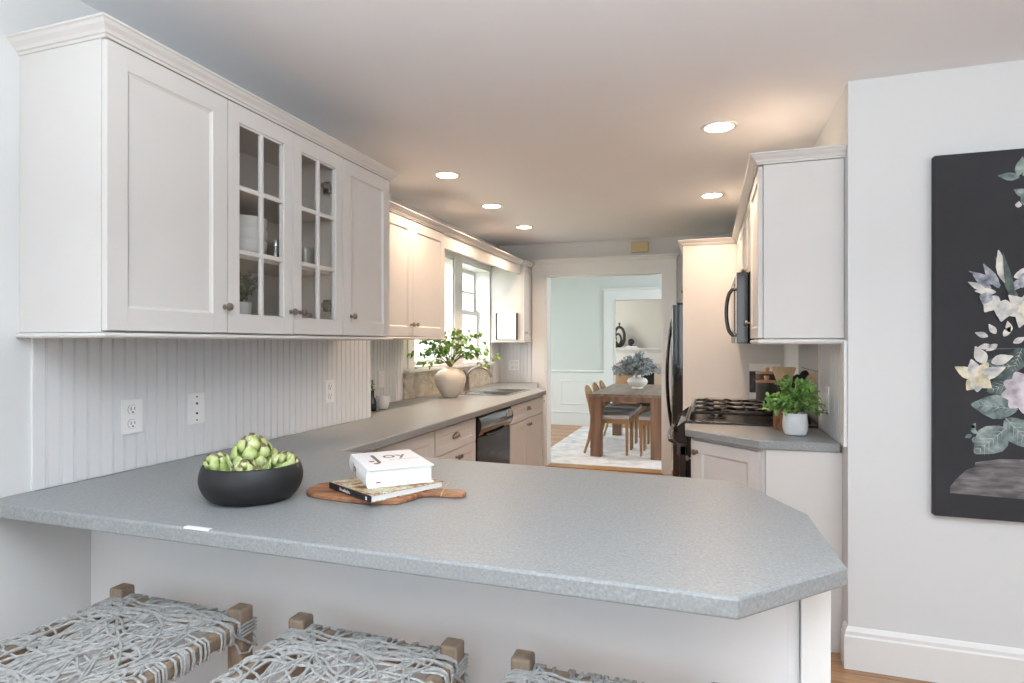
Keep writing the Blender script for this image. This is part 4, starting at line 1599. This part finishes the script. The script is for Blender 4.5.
zf = CT1 + .014
art = [(.094, 1, (bx_ - .0, by_ + .0, zf + .040), (0, 0, 0), 'largest green artichoke standing on top at the bowl centre'),
       (.068, 2, (bx_ - .062, by_ - .022, zf + .033), (.3, -.5, 0), 'green artichoke at the left side of the black bowl'),
       (.068, 3, (bx_ + .062, by_ + .02, zf + .035), (-.2, .5, 0), 'green artichoke at the right side of the black bowl'),
       (.062, 4, (bx_ + .020, by_ - .045, zf + .036), (.5, .1, .5), 'green artichoke at the front of the bowl with a dried cut end'),
       (.068, 5, (bx_ - .01, by_ + .062, zf + .030), (-.5, .1, .5), 'green artichoke at the back of the black bowl')]
for sz, sd, loc, rot, lb in art:
    a = artichoke(sz, sd, 1.0)
    a.location = loc
    a.rotation_euler = rot
    tag(a, lb, 'artichoke', 'artichokes in the black bowl')

# ---------------------------------------------------------------- board and books
cb = thing('cutting_board', (-.95, 1.50, CT1 + .0005), 'acacia wood paddle board with handle, under the books', 'cutting board', rz=R_(12))
def smooth_poly(P, it=2):
    for _ in range(it):
        Q = []
        n = len(P)
        for i in range(n):
            a, b = P[i], P[(i + 1) % n]
            Q += [(a[0] * .75 + b[0] * .25, a[1] * .75 + b[1] * .25), (a[0] * .25 + b[0] * .75, a[1] * .25 + b[1] * .75)]
        P = Q
    return P


P = smooth_poly([(-.165, -.045), (-.09, -.085), (.06, -.125), (.135, -.115), (.165, -.07), (.175, -.032), (.22, -.022), (.29, -.030), (.305, -.004), (.29, .024), (.22, .016), (.18, .03),
                 (.15, .085), (.05, .105), (-.10, .095), (-.165, .05)])
MB().prism(P, 0, .014, cham=.003, chb=.003).build('board', M['acacia'], cb, w=False)
mb = MB()
lp = []
for i in range(14):
    a = 2 * PI * i / 14
    lp.append((.235 + .004 * math.sin(a), .0 + .030 * math.cos(a), .008 + .0115 * math.sin(a)))
mb.tube(lp, .0018, 6, closed=True)
mb.tube([(.235, .014, .0195), (.240, .022, .024), (.246, .026, .032)], [.002, .0025, .003], 6)
mb.build('leather_tie', M['tan'], cb, w=False)

zb_ = CT1 + .0155
ang = math.atan2(-.101, .199)
bk = thing('paperback_book', (-1.043, 1.468, zb_), 'thin black-spined cookbook with food photo cover, under the white book', 'book', rz=ang)
# local x along the spine, local y to the fore edge
sw, sd_, sh = .223, .240, .018
MB().box((.002, .003, .002), (sw - .002, sd_ - .003, sh - .002)).build('page_block', M['page'], bk, w=False)
mb = MB()
mb.box((0, .0005, sh - .002), (sw, sd_, sh)).box((0, .0005, 0), (sw, sd_, .002))
mb.build('cover', M['cover'], bk, w=False)
MB().cbox((0, -.003, 0), (sw, .002, sh), .0015).build('spine', M['spine'], bk, w=False)


def text_mesh(name, body, size, mt, parent, M4, font_scale_x=1.0, extr=.0002):
    cu = bpy.data.curves.new(name, 'FONT')
    cu.body = body
    cu.size = size
    cu.extrude = extr
    tmp = bpy.data.objects.new('t', cu)
    COL.objects.link(tmp)
    bpy.context.view_layer.update()
    me = bpy.data.meshes.new_from_object(tmp.evaluated_get(bpy.context.evaluated_depsgraph_get()))
    bpy.data.objects.remove(tmp)
    me.transform(M4 @ Matrix.Diagonal((font_scale_x, 1, 1, 1)))
    me.materials.clear()
    me.materials.append(mt)
    o = bpy.data.objects.new(name, me)
    COL.objects.link(o)
    o.parent = parent
    return o


mb = MB()     # worn illegible spine lettering: short strokes
rg = random.Random(5)
x = .062
while x < .118:
    hh = rg.choice((.006, .006, .009))
    mb.box((x, -.0034, .005), (x + .0016, -.0029, .005 + hh))
    if rg.random() < .7:
        mb.box((x, -.0034, .005 + rg.choice((0, .003, .005))), (x + .004, -.0029, .0065 + rg.choice((0, .003, .004))))
    x += .0052
mb.build('spine_lettering', M['white'], bk, w=False)['kind'] = 'stuff'
MB().box((.20, -.0034, .004), (.207, -.0029, .013)).build('spine_mark', M['white'], bk, w=False)

zw = zb_ + sh + .0005
wa = math.atan2(.13, .137)
wb = thing('hardcover_book', (-.892, 1.428, zw), 'thick white hardcover cookbook titled Joy, topmost of the two books', 'book', rz=wa)
bw_, bl_, bh_ = .190, .262, .052
mb = MB()
mb.box((.004, .005, .004), (bw_ - .007, bl_ - .006, bh_ - .004))
mb.build('page_block', M['page'], wb, w=False)
mb = MB()
mb.cbox((0, 0, bh_ - .0042), (bw_, bl_, bh_), .0015).cbox((0, 0, 0), (bw_, bl_, .0042), .0015)
pr = [(0.006, 0), (0, .001)] + [(-.005 * math.sin(PI * i / 6) , .001 + (bh_ - .002) * i / 6) for i in range(7)] + [(.006, bh_), (.004, bh_ - .004), (.004, .004)]
n_ = len(pr)
mb.add([(x, 0, z) for x, z in pr] + [(x, bl_, z) for x, z in pr], [tuple(range(n_)), tuple(reversed(range(n_, 2 * n_)))] + [(i, (i + 1) % n_, n_ + (i + 1) % n_, n_ + i) for i in range(n_)])
mb.build('cover', M['bookw'], wb, w=False)
mb = MB()
mb.box((.024, .0035, .012), (.036, .0052, .015))
mb.build('ribbon', M['red'], wb, w=False)
zt_ = bh_ + .0002
text_mesh('title_lettering', 'J', .150, M['gold'], wb, Matrix.Translation((.040, .105, zt_)), .7)
text_mesh('title_lettering', 'oy', .088, M['gold'], wb, Matrix.Translation((.078, .150, zt_)), .85)
mb = MB()
mb.lathe([(0, 0), (.008, 0), (.008, .0004), (0, .0004)], 14, (.034, .112, zt_))
mb.build('title_dot', M['gold'], wb, w=False)
text_mesh('subtitle_lettering', 'OF COOKING', .015, M['greyt'], wb, Matrix.Translation((.085, .112, zt_)), 1.0)
text_mesh('spine_title', 'Joy', .036, M['gold'], wb,
          Matrix.Translation((-.0060, .185, bh_ * .30)) @ Matrix(((0, 0, -1, 0), (-1, 0, 0, 0), (0, 1, 0, 0), (0, 0, 0, 1))), 1.0)

# ---------------------------------------------------------------- sink-side vase, mug, bud vase
VX, VY = -1.975, 4.38
vs = thing('branch_vase', (VX, VY, CT1 + .0005), 'round cream stoneware vase with leafy green branches beside the sink', 'vase')
MB().lathe([(0, 0), (.052, 0), (.057, .004), (.092, .050), (.120, .105), (.127, .145), (.120, .180), (.098, .208), (.066, .224), (.050, .229), (.046, .236), (.047, .243), (.041, .244), (.038, .236), (.044, .222), (.09, .19), (.11, .14), (.05, .02), (0, .015)],
           40, (VX, VY, CT1 + .0005)).build('vase', M['cream'], vs, smooth=True, angle=60)
rg = random.Random(21)
stm, fol = MB(), MB()
top = Vector((VX, VY, CT1 + .235))
# view axes for this area: u = along the image's right, w = away
cu_ = Vector((math.cos(THETA), math.sin(THETA), 0))
for (du, dv_, h, dr) in ((-.32, .0, .12, .05), (-.26, .05, .20, .03), (-.18, -.04, .24, .0), (-.08, .02, .27, 0), (.04, .02, .29, 0), (.14, .05, .27, .0),
                         (.22, .08, .25, .02), (.30, .10, .17, .06), (.36, .12, .06, .10), (-.30, -.06, .02, .04), (.33, .0, .0, .12), (.10, -.05, .17, 0), (-.12, .06, .16, 0), (.26, .12, .12, .05), (-.24, .0, .12, .02)):
    ux = cu_ if du > 0 else Vector((.55, .90, 0))
    end = top + ux * du + Vector((-cu_.y, cu_.x, 0)) * dv_ * .6 + Vector((0, 0, h))
    ctl = top + ux * du * .35 + Vector((0, 0, max(h, .1) * .95 + dr))
    pts = [top + Vector((rg.uniform(-.015, .015), rg.uniform(-.015, .015), -.18))]
    for k in range(11):
        t = k / 10
        pts.append(top * (1 - t) ** 2 + ctl * 2 * t * (1 - t) + end * t * t)
    stm.tube(pts, [.0045 * (1 - .07 * k) for k in range(12)], 6)
    for j in range(9):
        t = .38 + .62 * j / 8
        k = min(9, int(t * 10))
        q = pts[1 + k].lerp(pts[min(11, 2 + k)], t * 10 - k)
        off = rv(rg, .018)
        twig = q + off
        stm.tube([q, twig], .001, 4)
        for _ in range(3):
            leaf_shape(fol, twig, rv(rg) + Vector((0, 0, .1)), Vector((0, 0, 1)) + rv(rg, .5), rg.uniform(.032, .050), rg.uniform(.026, .040), mi=rg.choice((0, 1, 1)))
stm.build('branches', M['stem'], vs)
fol.build('foliage', [M['leaf'], M['leaf2']], vs)

mg = thing('mug', (-2.055, 3.47, CT1 + .0005), 'white ceramic mug on the worktop by the beadboard wall', 'mug')
MB().lathe([(.028, 0), (.032, .003), (.044, .03), (.046, .075), (.0465, .088), (.043, .088), (.042, .07), (.036, .01), (0, .008)], 28, (-2.055, 3.47, CT1 + .0005)).build('cup', M['white'], mg, smooth=True)
mb = MB()
hd_ = Vector((-.72, -.69, 0)).normalized()
mb.tube([Vector((-2.055, 3.47, CT1 + .018)) + hd_ * (.040 + .026 * math.sin(PI * i / 10)) + Vector((0, 0, .058 * i / 10)) for i in range(11)], .006, 8)
mb.build('handle', M['white'], mg, smooth=True)
bv = thing('bud_vase', (-2.045, 3.33, CT1 + .0005), 'slim black bud vase with a green sprig at the beadboard edge', 'vase')
MB().lathe([(.022, 0), (.025, .004), (.025, .06), (.012, .09), (.010, .125), (.012, .13), (.008, .13), (.008, .09), (0, .08)], 20, (-2.045, 3.33, CT1 + .0005)).build('vase', M['black'], bv, smooth=True)
mb = MB()
rg = random.Random(2)
for i in range(10):
    leaf_shape(mb, Vector((-2.045, 3.33, CT1 + .13 + .006 * i)), rv(rg) + Vector((0, 0, .6)), Vector((0, 0, 1)) + rv(rg, .3), .03, .014)
mb.tube([(-2.045, 3.33, CT1 + .09), (-2.043, 3.33, CT1 + .19)], .0015, 5)
mb.build('sprig', M['leaf'], bv)

# ---------------------------------------------------------------- right worktop items
px_, py_ = .388, 3.10
pt = thing('potted_plant', (px_, py_, CT1 + .0005), 'bushy green herb plant in square whitewashed pot on the right worktop', 'plant')
mb = MB()
def sq(r, z, k=4.0):
    out = []
    for i in range(32):
        a = 2 * PI * i / 32
        c_, s_ = math.cos(a), math.sin(a)
        q = (abs(c_) ** k + abs(s_) ** k) ** (-1 / k)
        out.append((px_ + r * q * c_, py_ + r * q * s_, z))
    return out
rings = [sq(.036, 0), sq(.046, .006), sq(.053, .028), sq(.054, .055), sq(.051, .092), sq(.050, .104), sq(.045, .104), sq(.045, .088)]
V = [(x, y, z + CT1 + .0005) for r in rings for (x, y, z) in r]
F = [tuple(reversed(range(32))), tuple(range(7 * 32, 8 * 32))]
for k in range(7):
    for i in range(32):
        F.append((k * 32 + i, k * 32 + (i + 1) % 32, (k + 1) * 32 + (i + 1) % 32, (k + 1) * 32 + i))
mb.add(V, F)
mb.build('pot', M['concrete'], pt, smooth=True, angle=35)
bushy(pt, (px_, py_, CT1 + .09), .155, .235, 54, 14, .036, .019, [M['leaf'], M['leaf2']], 9, 1.0, droop=.55)

cr = thing('utensil_holder', (.37, 3.285, CT1 + .0005), 'brown wooden utensil holder behind the green plant', 'utensil holder')
mb = MB()
mb.lathe([(.056, 0), (.06, .003), (.062, .15), (.055, .15), (.053, .01), (0, .01)], 28, (.37, 3.285, CT1 + .0005))
mb.build('holder', M['acacia'], cr, smooth=True)


def utensil(name, label, base, tip, head, mt):
    root = thing(name, base, label, 'utensil', 'utensils in the wooden holder')
    b, t = Vector(base), Vector(tip)
    MB().tube([b, b.lerp(t, .5), t], [.0055, .005, .006], 8).build('handle', M['bamboo'] if mt is not M['rubber'] else mt, root, smooth=True)
    d = (t - b).normalized()
    x = Vector((math.cos(THETA), math.sin(THETA), 0))
    x = (x - d * x.dot(d)).normalized()
    y = d.cross(x).normalized()
    m = Matrix(((x.x, y.x, d.x, t.x), (x.y, y.y, d.y, t.y), (x.z, y.z, d.z, t.z), (0, 0, 0, 1)))
    mb = MB(m)
    n = len(head)
    V = [(p[0], -.003, p[1]) for p in head] + [(p[0], .003, p[1]) for p in head]
    mb.add(V, [tuple(range(n)), tuple(reversed(range(n, 2 * n)))] + [(i, (i + 1) % n, n + (i + 1) % n, n + i) for i in range(n)])
    mb.build('head', mt, root, bevel=.0015)
    return root


zi = CT1 + .013
utensil('wooden_spatula', 'wide flat light wood turner standing behind the plant', (.362, 3.290, zi), (.362, 3.30, zi + .19),
        [(-.010, -.01), (.010, -.01), (.040, .045), (.062, .105), (.055, .112), (-.055, .112), (-.062, .105), (-.040, .045)], M['bamboo'])
ov = [(.026 * math.sin(2 * PI * i / 18), .043 - .046 * math.cos(2 * PI * i / 18)) for i in range(18)]
utensil('wooden_spoon', 'light wooden spoon leaning right in the utensil holder', (.385, 3.28, zi), (.462, 3.285, zi + .19), ov, M['bamboo'])
utensil('black_spatula', 'black spatula between the wooden turner and spoon', (.375, 3.262, zi), (.413, 3.275, zi + .165),
        [(-.01, -.01), (.01, -.01), (.032, .03), (.036, .09), (.025, .102), (-.02, .10), (-.034, .085), (-.03, .03)], M['rubber'])
utensil('black_spoon', 'black spoon leaning far right by the tiled wall', (.375, 3.31, zi), (.445, 3.355, zi + .20), ov, M['rubber'])

# copper-lidded canisters and the framed print behind the range
def canister(x, y, r, h, label):
    root = thing('canister', (x, y, CT1 + .0005), label, 'canister', 'dark canisters with copper lids')
    MB().lathe([(r * .96, 0), (r, .004), (r, h), (r * .9, h + .001), (0, h + .001)], 30, (x, y, CT1 + .0005)).build('jar', M['canister'], root, smooth=True)
    ld = MB().lathe([(r * 1.02, 0), (r * 1.03, .003), (r * 1.03, .010), (r * .9, .013), (0, .013)], 30, (x, y, CT1 + h + .0015)).build('lid', M['copper'], root, smooth=True)
    MB().lathe([(.012, 0), (.012, .012), (.017, .016), (.017, .028), (.013, .032), (0, .032)], 18, (x, y, CT1 + h + .0145)).build('lid_knob', M['copper'], ld, smooth=True)


canister(.375, 4.42, .068, .165, 'dark canister with copper lid, nearer of two')
canister(.395, 4.62, .075, .215, 'taller dark canister with copper lid behind the nearer one')
fp = thing('cookbook_stand', (.38, 5.0, CT1), 'cream print with dark photograph leaning behind the canisters', 'picture')
mb = MB(Matrix.Translation((.30, 4.985, CT1 + .001)) @ Matrix.Rotation(R_(-6), 4, 'X'))
mb.box((0, 0, 0), (.225, .012, .275))
mb.build('backing', M['paper'], fp)
mb = MB(Matrix.Translation((.30, 4.985, CT1 + .001)) @ Matrix.Rotation(R_(-6), 4, 'X'))
mb.box((.0, -.0015, .05), (.225, 0, .215))
mb.build('photo', M['photo'], fp)

# ---------------------------------------------------------------- stools
def make_stool():
    root = thing('counter_stool', (-1.365, 1.02, 0), 'rope-woven backless stool nearest the left wall', 'stool', 'woven stools at the peninsula')
    hw, hd = .207, .225     # half distances between post centres
    pz, r = .665, .023
    for sx in (-1, 1):
        for sy in (-1, 1):
            mb = MB()
            x, y = sx * hw, sy * hd
            mb.cbox((x - r, y - r, 0), (x + r, y + r, pz), .007)
            mb.build('leg', M['stoolw'], root, w=False)
    zr_ = .625
    for sx in (-1, 1):
        mb = MB()
        mb.cbox((sx * hw - .019, -hd + r, zr_ - .028), (sx * hw + .019, hd - r, zr_ + .012), .01)
        mb.build('seat_rail', M['stoolw'], root, w=False)
    for sy in (-1, 1):
        mb = MB()
        mb.cbox((-hw + r, sy * hd - .019, zr_ - .028), (hw - r, sy * hd + .019, zr_ + .012), .01)
        mb.build('seat_rail', M['stoolw'], root, w=False)
    for sx in (-1, 1):
        MB().cbox((sx * hw - .014, -hd + r, .20), (sx * hw + .014, hd - r, .235), .006).build('stretcher', M['stoolw'], root, w=False)
    for sy in (-1, 1):
        MB().cbox((-hw + r, sy * hd - .014, .28), (hw - r, sy * hd + .014, .315), .006).build('stretcher', M['stoolw'], root, w=False)
    rg = random.Random(17)
    mb = MB()
    zt = zr_ + .0155
    def edge_pt(s, t):
        # s: 0 near, 1 far, 2 left, 3 right ; returns point on outer edge + outward
        if s == 0:
            return Vector(((t * 2 - 1) * (hw - r - .004), -hd - .019, 0)), Vector((0, -1, 0))
        if s == 1:
            return Vector(((t * 2 - 1) * (hw - r - .004), hd + .019, 0)), Vector((0, 1, 0))
        if s == 2:
            return Vector((-hw - .019, (t * 2 - 1) * (hd - r - .004), 0)), Vector((-1, 0, 0))
        return Vector((hw + .019, (t * 2 - 1) * (hd - r - .004), 0)), Vector((1, 0, 0))
    rr = .0033
    N = 78
    for i in range(N):
        q = rg.random()
        if q < .40:
            s0, s1 = 0, 1
        elif q < .8:
            s0, s1 = 2, 3
        else:
            s0, s1 = rg.choice(((0, 2), (0, 3), (1, 2), (1, 3)))
        t0, t1 = rg.random(), rg.random()
        if q < .8:
            t1 = min(1, max(0, t0 + rg.uniform(-.55, .55)))
        a, na = edge_pt(s0, t0)
        b, nb = edge_pt(s1, t1)
        lift = rg.uniform(-.003, .007)
        pts = []
        # wrap under and up the outside of the first rail
        for (k, dz, do) in ((0, -.030, -.016), (1, -.032, .002), (2, -.010, .006), (3, .006, .003)):
            pts.append(a + na * do + Vector((0, 0, zr_ + dz + (.0 if k < 3 else .004))))
        A = a - na * .012
        B = b - nb * .012
        m = 16
        perp = (B - A).cross(Vector((0, 0, 1))).normalized()
        amp = rg.uniform(.008, .022)
        fq = rg.uniform(6, 16)
        ph = rg.uniform(0, 6)
        for k in range(m + 1):
            t = k / m
            p = A.lerp(B, t) + perp * amp * math.sin(ph + t * fq) * min(1, 6 * t, 6 * (1 - t))
            pts.append(Vector((p.x, p.y, zt + lift * math.sin(PI * min(1, max(0, t * 1.0))) + .0015 * math.sin(i + k * 2.1))))
        for (k, dz, do) in ((3, .010, .003), (2, -.010, .006), (1, -.032, .002), (0, -.030, -.016)):
            pts.append(b + nb * do + Vector((0, 0, zr_ + dz)))
        mb.tube(pts, rr, 5, caps=False)
    # lashings round the posts
    for sx in (-1, 1):
        for sy in (-1, 1):
            x, y = sx * hw, sy * hd
            for k in range(4):
                z = zr_ - .028 + k * .009
                e = r + .0035
                mb.tube([(x - e, y - e, z), (x, y - e - .001, z + .001), (x + e, y - e, z + .003), (x + e, y, z + .003), (x + e, y + e, z + .002), (x, y + e, z), (x - e, y + e, z - .001), (x - e, y, z)], rr, 5, closed=True)
            e = r + .005
            mb.tube([(x - sx * .05, y - e, zr_ + .01), (x, y - e, zr_ - .03), (x + sx * e * .9, y - e, zr_ - .065), (x + sx * e, y, zr_ - .075), (x + sx * e, y + e, zr_ - .05), (x, y + e + .001, zr_ - .03), (x - sx * .05, y + e, zr_ + .0)], rr, 5)
            mb.tube([(x - sx * e, y - sy * .05, zr_ + .012), (x - sx * e, y + sy * e, zr_ - .02), (x, y + sy * e, zr_ - .05), (x + sx * e, y + sy * e, zr_ - .07), (x + sx * e, y, zr_ - .05), (x + sx * e, y - sy * .06, zr_ + .0)], rr, 5)
    rp = mb.build('woven_rope_seat', M['rope'], root, smooth=True, w=False)
    return root


sp = make_stool()
copy_tree(sp, None, (-.766, 1.025, 0), 0, 'rope-woven backless stool in the middle of the row')
copy_tree(sp, None, (-.182, 1.025, 0), 0, 'rope-woven backless stool furthest right, mostly below the frame')

# ---------------------------------------------------------------- dining room
S('trim_13', MB().box((OX0, BW - .02, 0), (OX1, BW + .15, .008)), M['chair'])
rgo = MB().cbox((-1.93, 6.47, .0005), (1.0, 9.45, .010), .003).build('area_rug', M['rug'], None)
tag(rgo, 'pale grey distressed area rug under the dining table', 'rug')
TZ = .011
TX0, TX1, TY0, TY1 = -1.335, -.505, 6.96, 8.78
tb = thing('dining_table', ((TX0 + TX1) / 2, (TY0 + TY1) / 2, TZ), 'brown wood dining table with square block legs on the pale rug', 'table')
mb = MB()
for i in range(6):
    a = TX0 + (TX1 - TX0) * i / 6
    mb.cbox((a + .0008, TY0, .722), (a + (TX1 - TX0) / 6 - .0008, TY1, .75), .0015)
mb.build('tabletop', M['ttop'], tb)
mb = MB()
mb.box((TX0 + .02, TY0 + .015, .66), (TX1 - .02, TY0 + .04, .722)).box((TX0 + .02, TY1 - .04, .66), (TX1 - .02, TY1 - .015, .722))
mb.box((TX0 + .02, TY0 + .02, .66), (TX0 + .045, TY1 - .02, .722)).box((TX1 - .045, TY0 + .02, .66), (TX1 - .02, TY1 - .02, .722))
mb.build('apron', M['table'], tb)
for x in (TX0 + .002, TX1 - .132):
    for y in (TY0 + .003, TY1 - .133):
        MB().cbox((x, y, TZ), (x + .13, y + .13, .7215), .003).build('leg', M['table'], tb)


def make_chair(label):
    """faces +x; origin under the seat centre"""
    root = thing('dining_chair', (0, 0, TZ), label, 'chair', 'oak dining chairs at the table')
    hw = .215
    MB().cbox((-.20, -hw, .425), (.255, hw, .475), .02).build('seat', M['seat'], root, smooth=True, w=False)
    mb = MB()
    mb.cbox((-.20, -hw + .005, .375), (.245, -hw + .03, .426), .004).cbox((-.20, hw - .03, .375), (.245, hw - .005, .426), .004)
    mb.cbox((.22, -hw + .006, .375), (.246, hw - .006, .4255), .004).cbox((-.20, -hw + .006, .375), (-.175, hw - .006, .4255), .004)
    mb.build('seat_frame', M['chair'], root, w=False)
    for s in (-1, 1):
        y = s * (hw - .022)
        MB().tube([(.225, y, 0), (.225, y, .2), (.225, y, .39)], [.014, .018, .022], 10).build('leg', M['chair'], root, smooth=True, w=False)
        MB().tube([(-.285, y, 0), (-.235, y, .16), (-.20, y, .32), (-.195, y, .44)], [.014, .018, .022, .021], 10).build('leg', M['chair'], root, smooth=True, w=False)
    # arched back frame
    pts = [(-.195, -(hw - .022), .42)]
    for i in range(17):
        a = PI * i / 16
        z = .60 + .20 * math.sin(a)
        y = -(hw - .022) * math.cos(a) * (1 + .0 * math.sin(a))
        x = -.195 - .075 * ((z - .42) / .4) - .03 * math.sin(a)
        pts.append((x, y, z))
    pts.append((-.195, (hw - .022), .42))
    MB().tube(pts, .016, 10).build('back_frame', M['chair'], root, smooth=True, w=False)
    V = [(-.235, 0, .60)] + [(p[0] + .002, p[1] * .96, p[2] * .99) for p in pts[1:-1]] + [(-.215, .18, .50), (-.215, -.18, .50)]
    n = len(V) - 1
    mb = MB()
    mb.add(V, [(0, 1 + i, 1 + (i + 1) % n) for i in range(n)])
    o = mb.build('back_panel', M['cane'], root, w=False)
    md = o.modifiers.new('thick', 'SOLIDIFY')
    md.thickness = .008
    MB().cbox((-.215, -hw + .03, .47), (-.195, hw - .03, .505), .004).build('back_rail', M['chair'], root, w=False)
    return root


cl = make_chair('left-side dining chair closest to the kitchen')
cl.location = (-1.15, 7.32, .014)
copy_tree(cl, None, (-1.15, 7.82, .014), 0, 'middle dining chair on the left side of the table')
copy_tree(cl, None, (-1.15, 8.32, .014), 0, 'left-side dining chair farthest from the kitchen')
copy_tree(cl, None, (-.535, 7.32, .014), PI, 'right-side dining chair closest to the kitchen')
copy_tree(cl, None, (-.535, 7.82, .014), PI, 'middle dining chair on the right side of the table')
copy_tree(cl, None, (-.535, 8.32, .014), PI, 'right-side dining chair farthest from the kitchen')

dvx, dvy = -.90, 7.98
dv0 = thing('flower_vase', (dvx, dvy, .7505), 'squat white vase of blue-grey eucalyptus leaves on the dining table', 'vase')
MB().lathe([(0, 0), (.075, 0), (.075, .014), (.068, .022), (.095, .036), (.128, .066), (.136, .095), (.120, .126), (.075, .146), (.052, .152), (.050, .180), (.056, .186), (.050, .187), (.044, .15), (0, .12)],
           36, (dvx, dvy, .7505)).build('vase', M['white'], dv0, smooth=True)
bushy(dv0, (dvx, dvy, .91), .33, .34, 105, 20, .052, .042, [M['leafb'], M['leafb']], 31, 1.0, squash=.8, droop=.35)

# living room seen through the second opening
mn = thing('fireplace', (-1.5, 12.9, 0), 'white fireplace mantel seen through the far doorway', 'fireplace')
mb = MB()
mb.cbox((-2.4, 12.72, 1.20), (-.5, 12.995, 1.245), .006)
mb.build('mantel_shelf', M['trim'], mn)
mb = MB()
mb.box((-2.32, 12.80, .92), (-.58, 12.995, 1.20)).box((-2.32, 12.80, 0), (-2.08, 12.995, .92)).box((-.82, 12.80, 0), (-.58, 12.995, .92))
mb.cbox((-2.34, 12.78, 1.15), (-.56, 12.995, 1.20), .01)
mb.build('surround', M['trim'], mn)
mb = MB()
mb.box((-2.08, 12.86, 0), (-1.80, 12.995, .92)).box((-1.10, 12.86, 0), (-.82, 12.995, .92)).box((-1.80, 12.86, .72), (-1.10, 12.995, .92))
mb.build('stone_facing', M['peach'], mn)
MB().box((-1.80, 12.97, 0), (-1.10, 12.995, .72)).build('firebox', M['rubber'], mn)

sc_ = thing('ring_sculpture', (-1.80, 12.86, 1.2455), 'tall charcoal looped sculpture on the mantel', 'sculpture')
mb = MB()
C_ = (-1.83, 12.86, 1.2455)
def ell(cx0, cz, rx, rz, r, fat):
    pts, rad = [], []
    for i in range(28):
        a = 2 * PI * i / 28
        pts.append((cx0 + rx * math.cos(a), 12.86, cz + rz * math.sin(a)))
        rad.append(r * (1 + fat * max(0, -math.sin(a))))
    mb.tube(pts, rad, 10, closed=True)
ell(-1.83, 1.2455 + .245, .105, .20, .03, .35)
ell(-1.862, 1.2455 + .175, .07, .125, .022, .5)
mb.lathe([(.018, 0), (.016, .06), (.024, .075), (.020, .08), (0, .08)], 14, (-1.83, 12.86, 1.2455 + .46))
mb.build('loops', M['sculpt'], sc_, smooth=True)
ds = thing('mantel_ornament', (-1.58, 12.86, 1.2455), 'round black disc ornament on small books on the mantel', 'ornament')
mb = MB()
mb.lathe([(0, -.025), (.05, -.024), (.068, -.014), (.072, 0), (.068, .014), (.05, .024), (0, .025)], 26, (-1.585, 12.86, 1.2455 + .125), axis='y')
mb.build('disc', M['black'], ds, smooth=True)
MB().cbox((-1.60, 12.84, 1.2455 + .040), (-1.50, 12.88, 1.2455 + .056), .003).build('base', M['black'], ds)
for k, (w_, h0, h1, m_, lb) in enumerate(((.13, 0, .02, M['page'], 'lower small book lying on the mantel'), (.115, .0205, .0395, M['bookw'], 'upper small book under the black disc ornament'))):
    root = thing('book', (-1.56, 12.86, 1.2455 + h0), lb, 'book')
    MB().cbox((-1.56 - w_, 12.79, 1.2455 + h0 + .0002), (-1.56 + w_, 12.92, 1.2455 + h1), .002).build('cover', m_, root)
bt = thing('green_bottle', (-1.905, 12.765, 1.2455), 'green bottle with yellow-green label at left end of the mantel view', 'bottle')
MB().lathe([(.036, 0), (.04, .005), (.04, .19), (.034, .21), (.014, .245), (.013, .30), (.016, .31), (.012, .312), (0, .312)], 22, (-1.905, 12.765, 1.2455)).build('glass_body', M['bottle'], bt, smooth=True)
MB().lathe([(.0405, .14), (.0412, .142), (.0412, .19), (.0405, .192)], 22, (-1.905, 12.765, 1.2455)).build('label_band', M['lime'], bt, smooth=True)

# easy chair and log holder in the living room
lc = thing('armchair', (-1.62, 11.9, 0), 'tan leather armchair back seen beyond the dining table', 'armchair')
MB().cbox((-1.90, 11.5, .18), (-1.30, 12.1, .42), .05).build('seat', M['tan'], lc, smooth=True)
mb = MB(Matrix.Translation((-1.6, 11.52, .40)) @ Matrix.Rotation(R_(8), 4, 'X'))
mb.cbox((-.26, -.05, 0), (.26, .05, .50), .04)
mb.build('backrest', M['tan'], lc, smooth=True)
for x in (-1.86, -1.34):
    for y in (11.54, 12.06):
        MB().tube([(x, y, 0), (x, y, .19)], [.014, .02], 8).build('leg', M['dkwood'], lc, smooth=True)
lh = thing('log_basket', (-1.98, 12.3, 0), 'brown basket with arched handle beside the fireplace', 'basket')
mb = MB()
for k in range(7):
    x = -2.12 + .045 * k
    mb.cbox((x, 12.15, .02), (x + .03, 12.45, .78), .006)
mb.box((-2.12, 12.16, 0), (-1.82, 12.44, .04))
mb.build('slats', M['dkwood'], lh)
mb = MB()
mb.tube([(-1.97 + .14 * math.cos(PI * i / 14), 12.3, .78 + .17 * math.sin(PI * i / 14)) for i in range(15)], .014, 8)
mb.build('handle', M['trim'], lh, smooth=True)
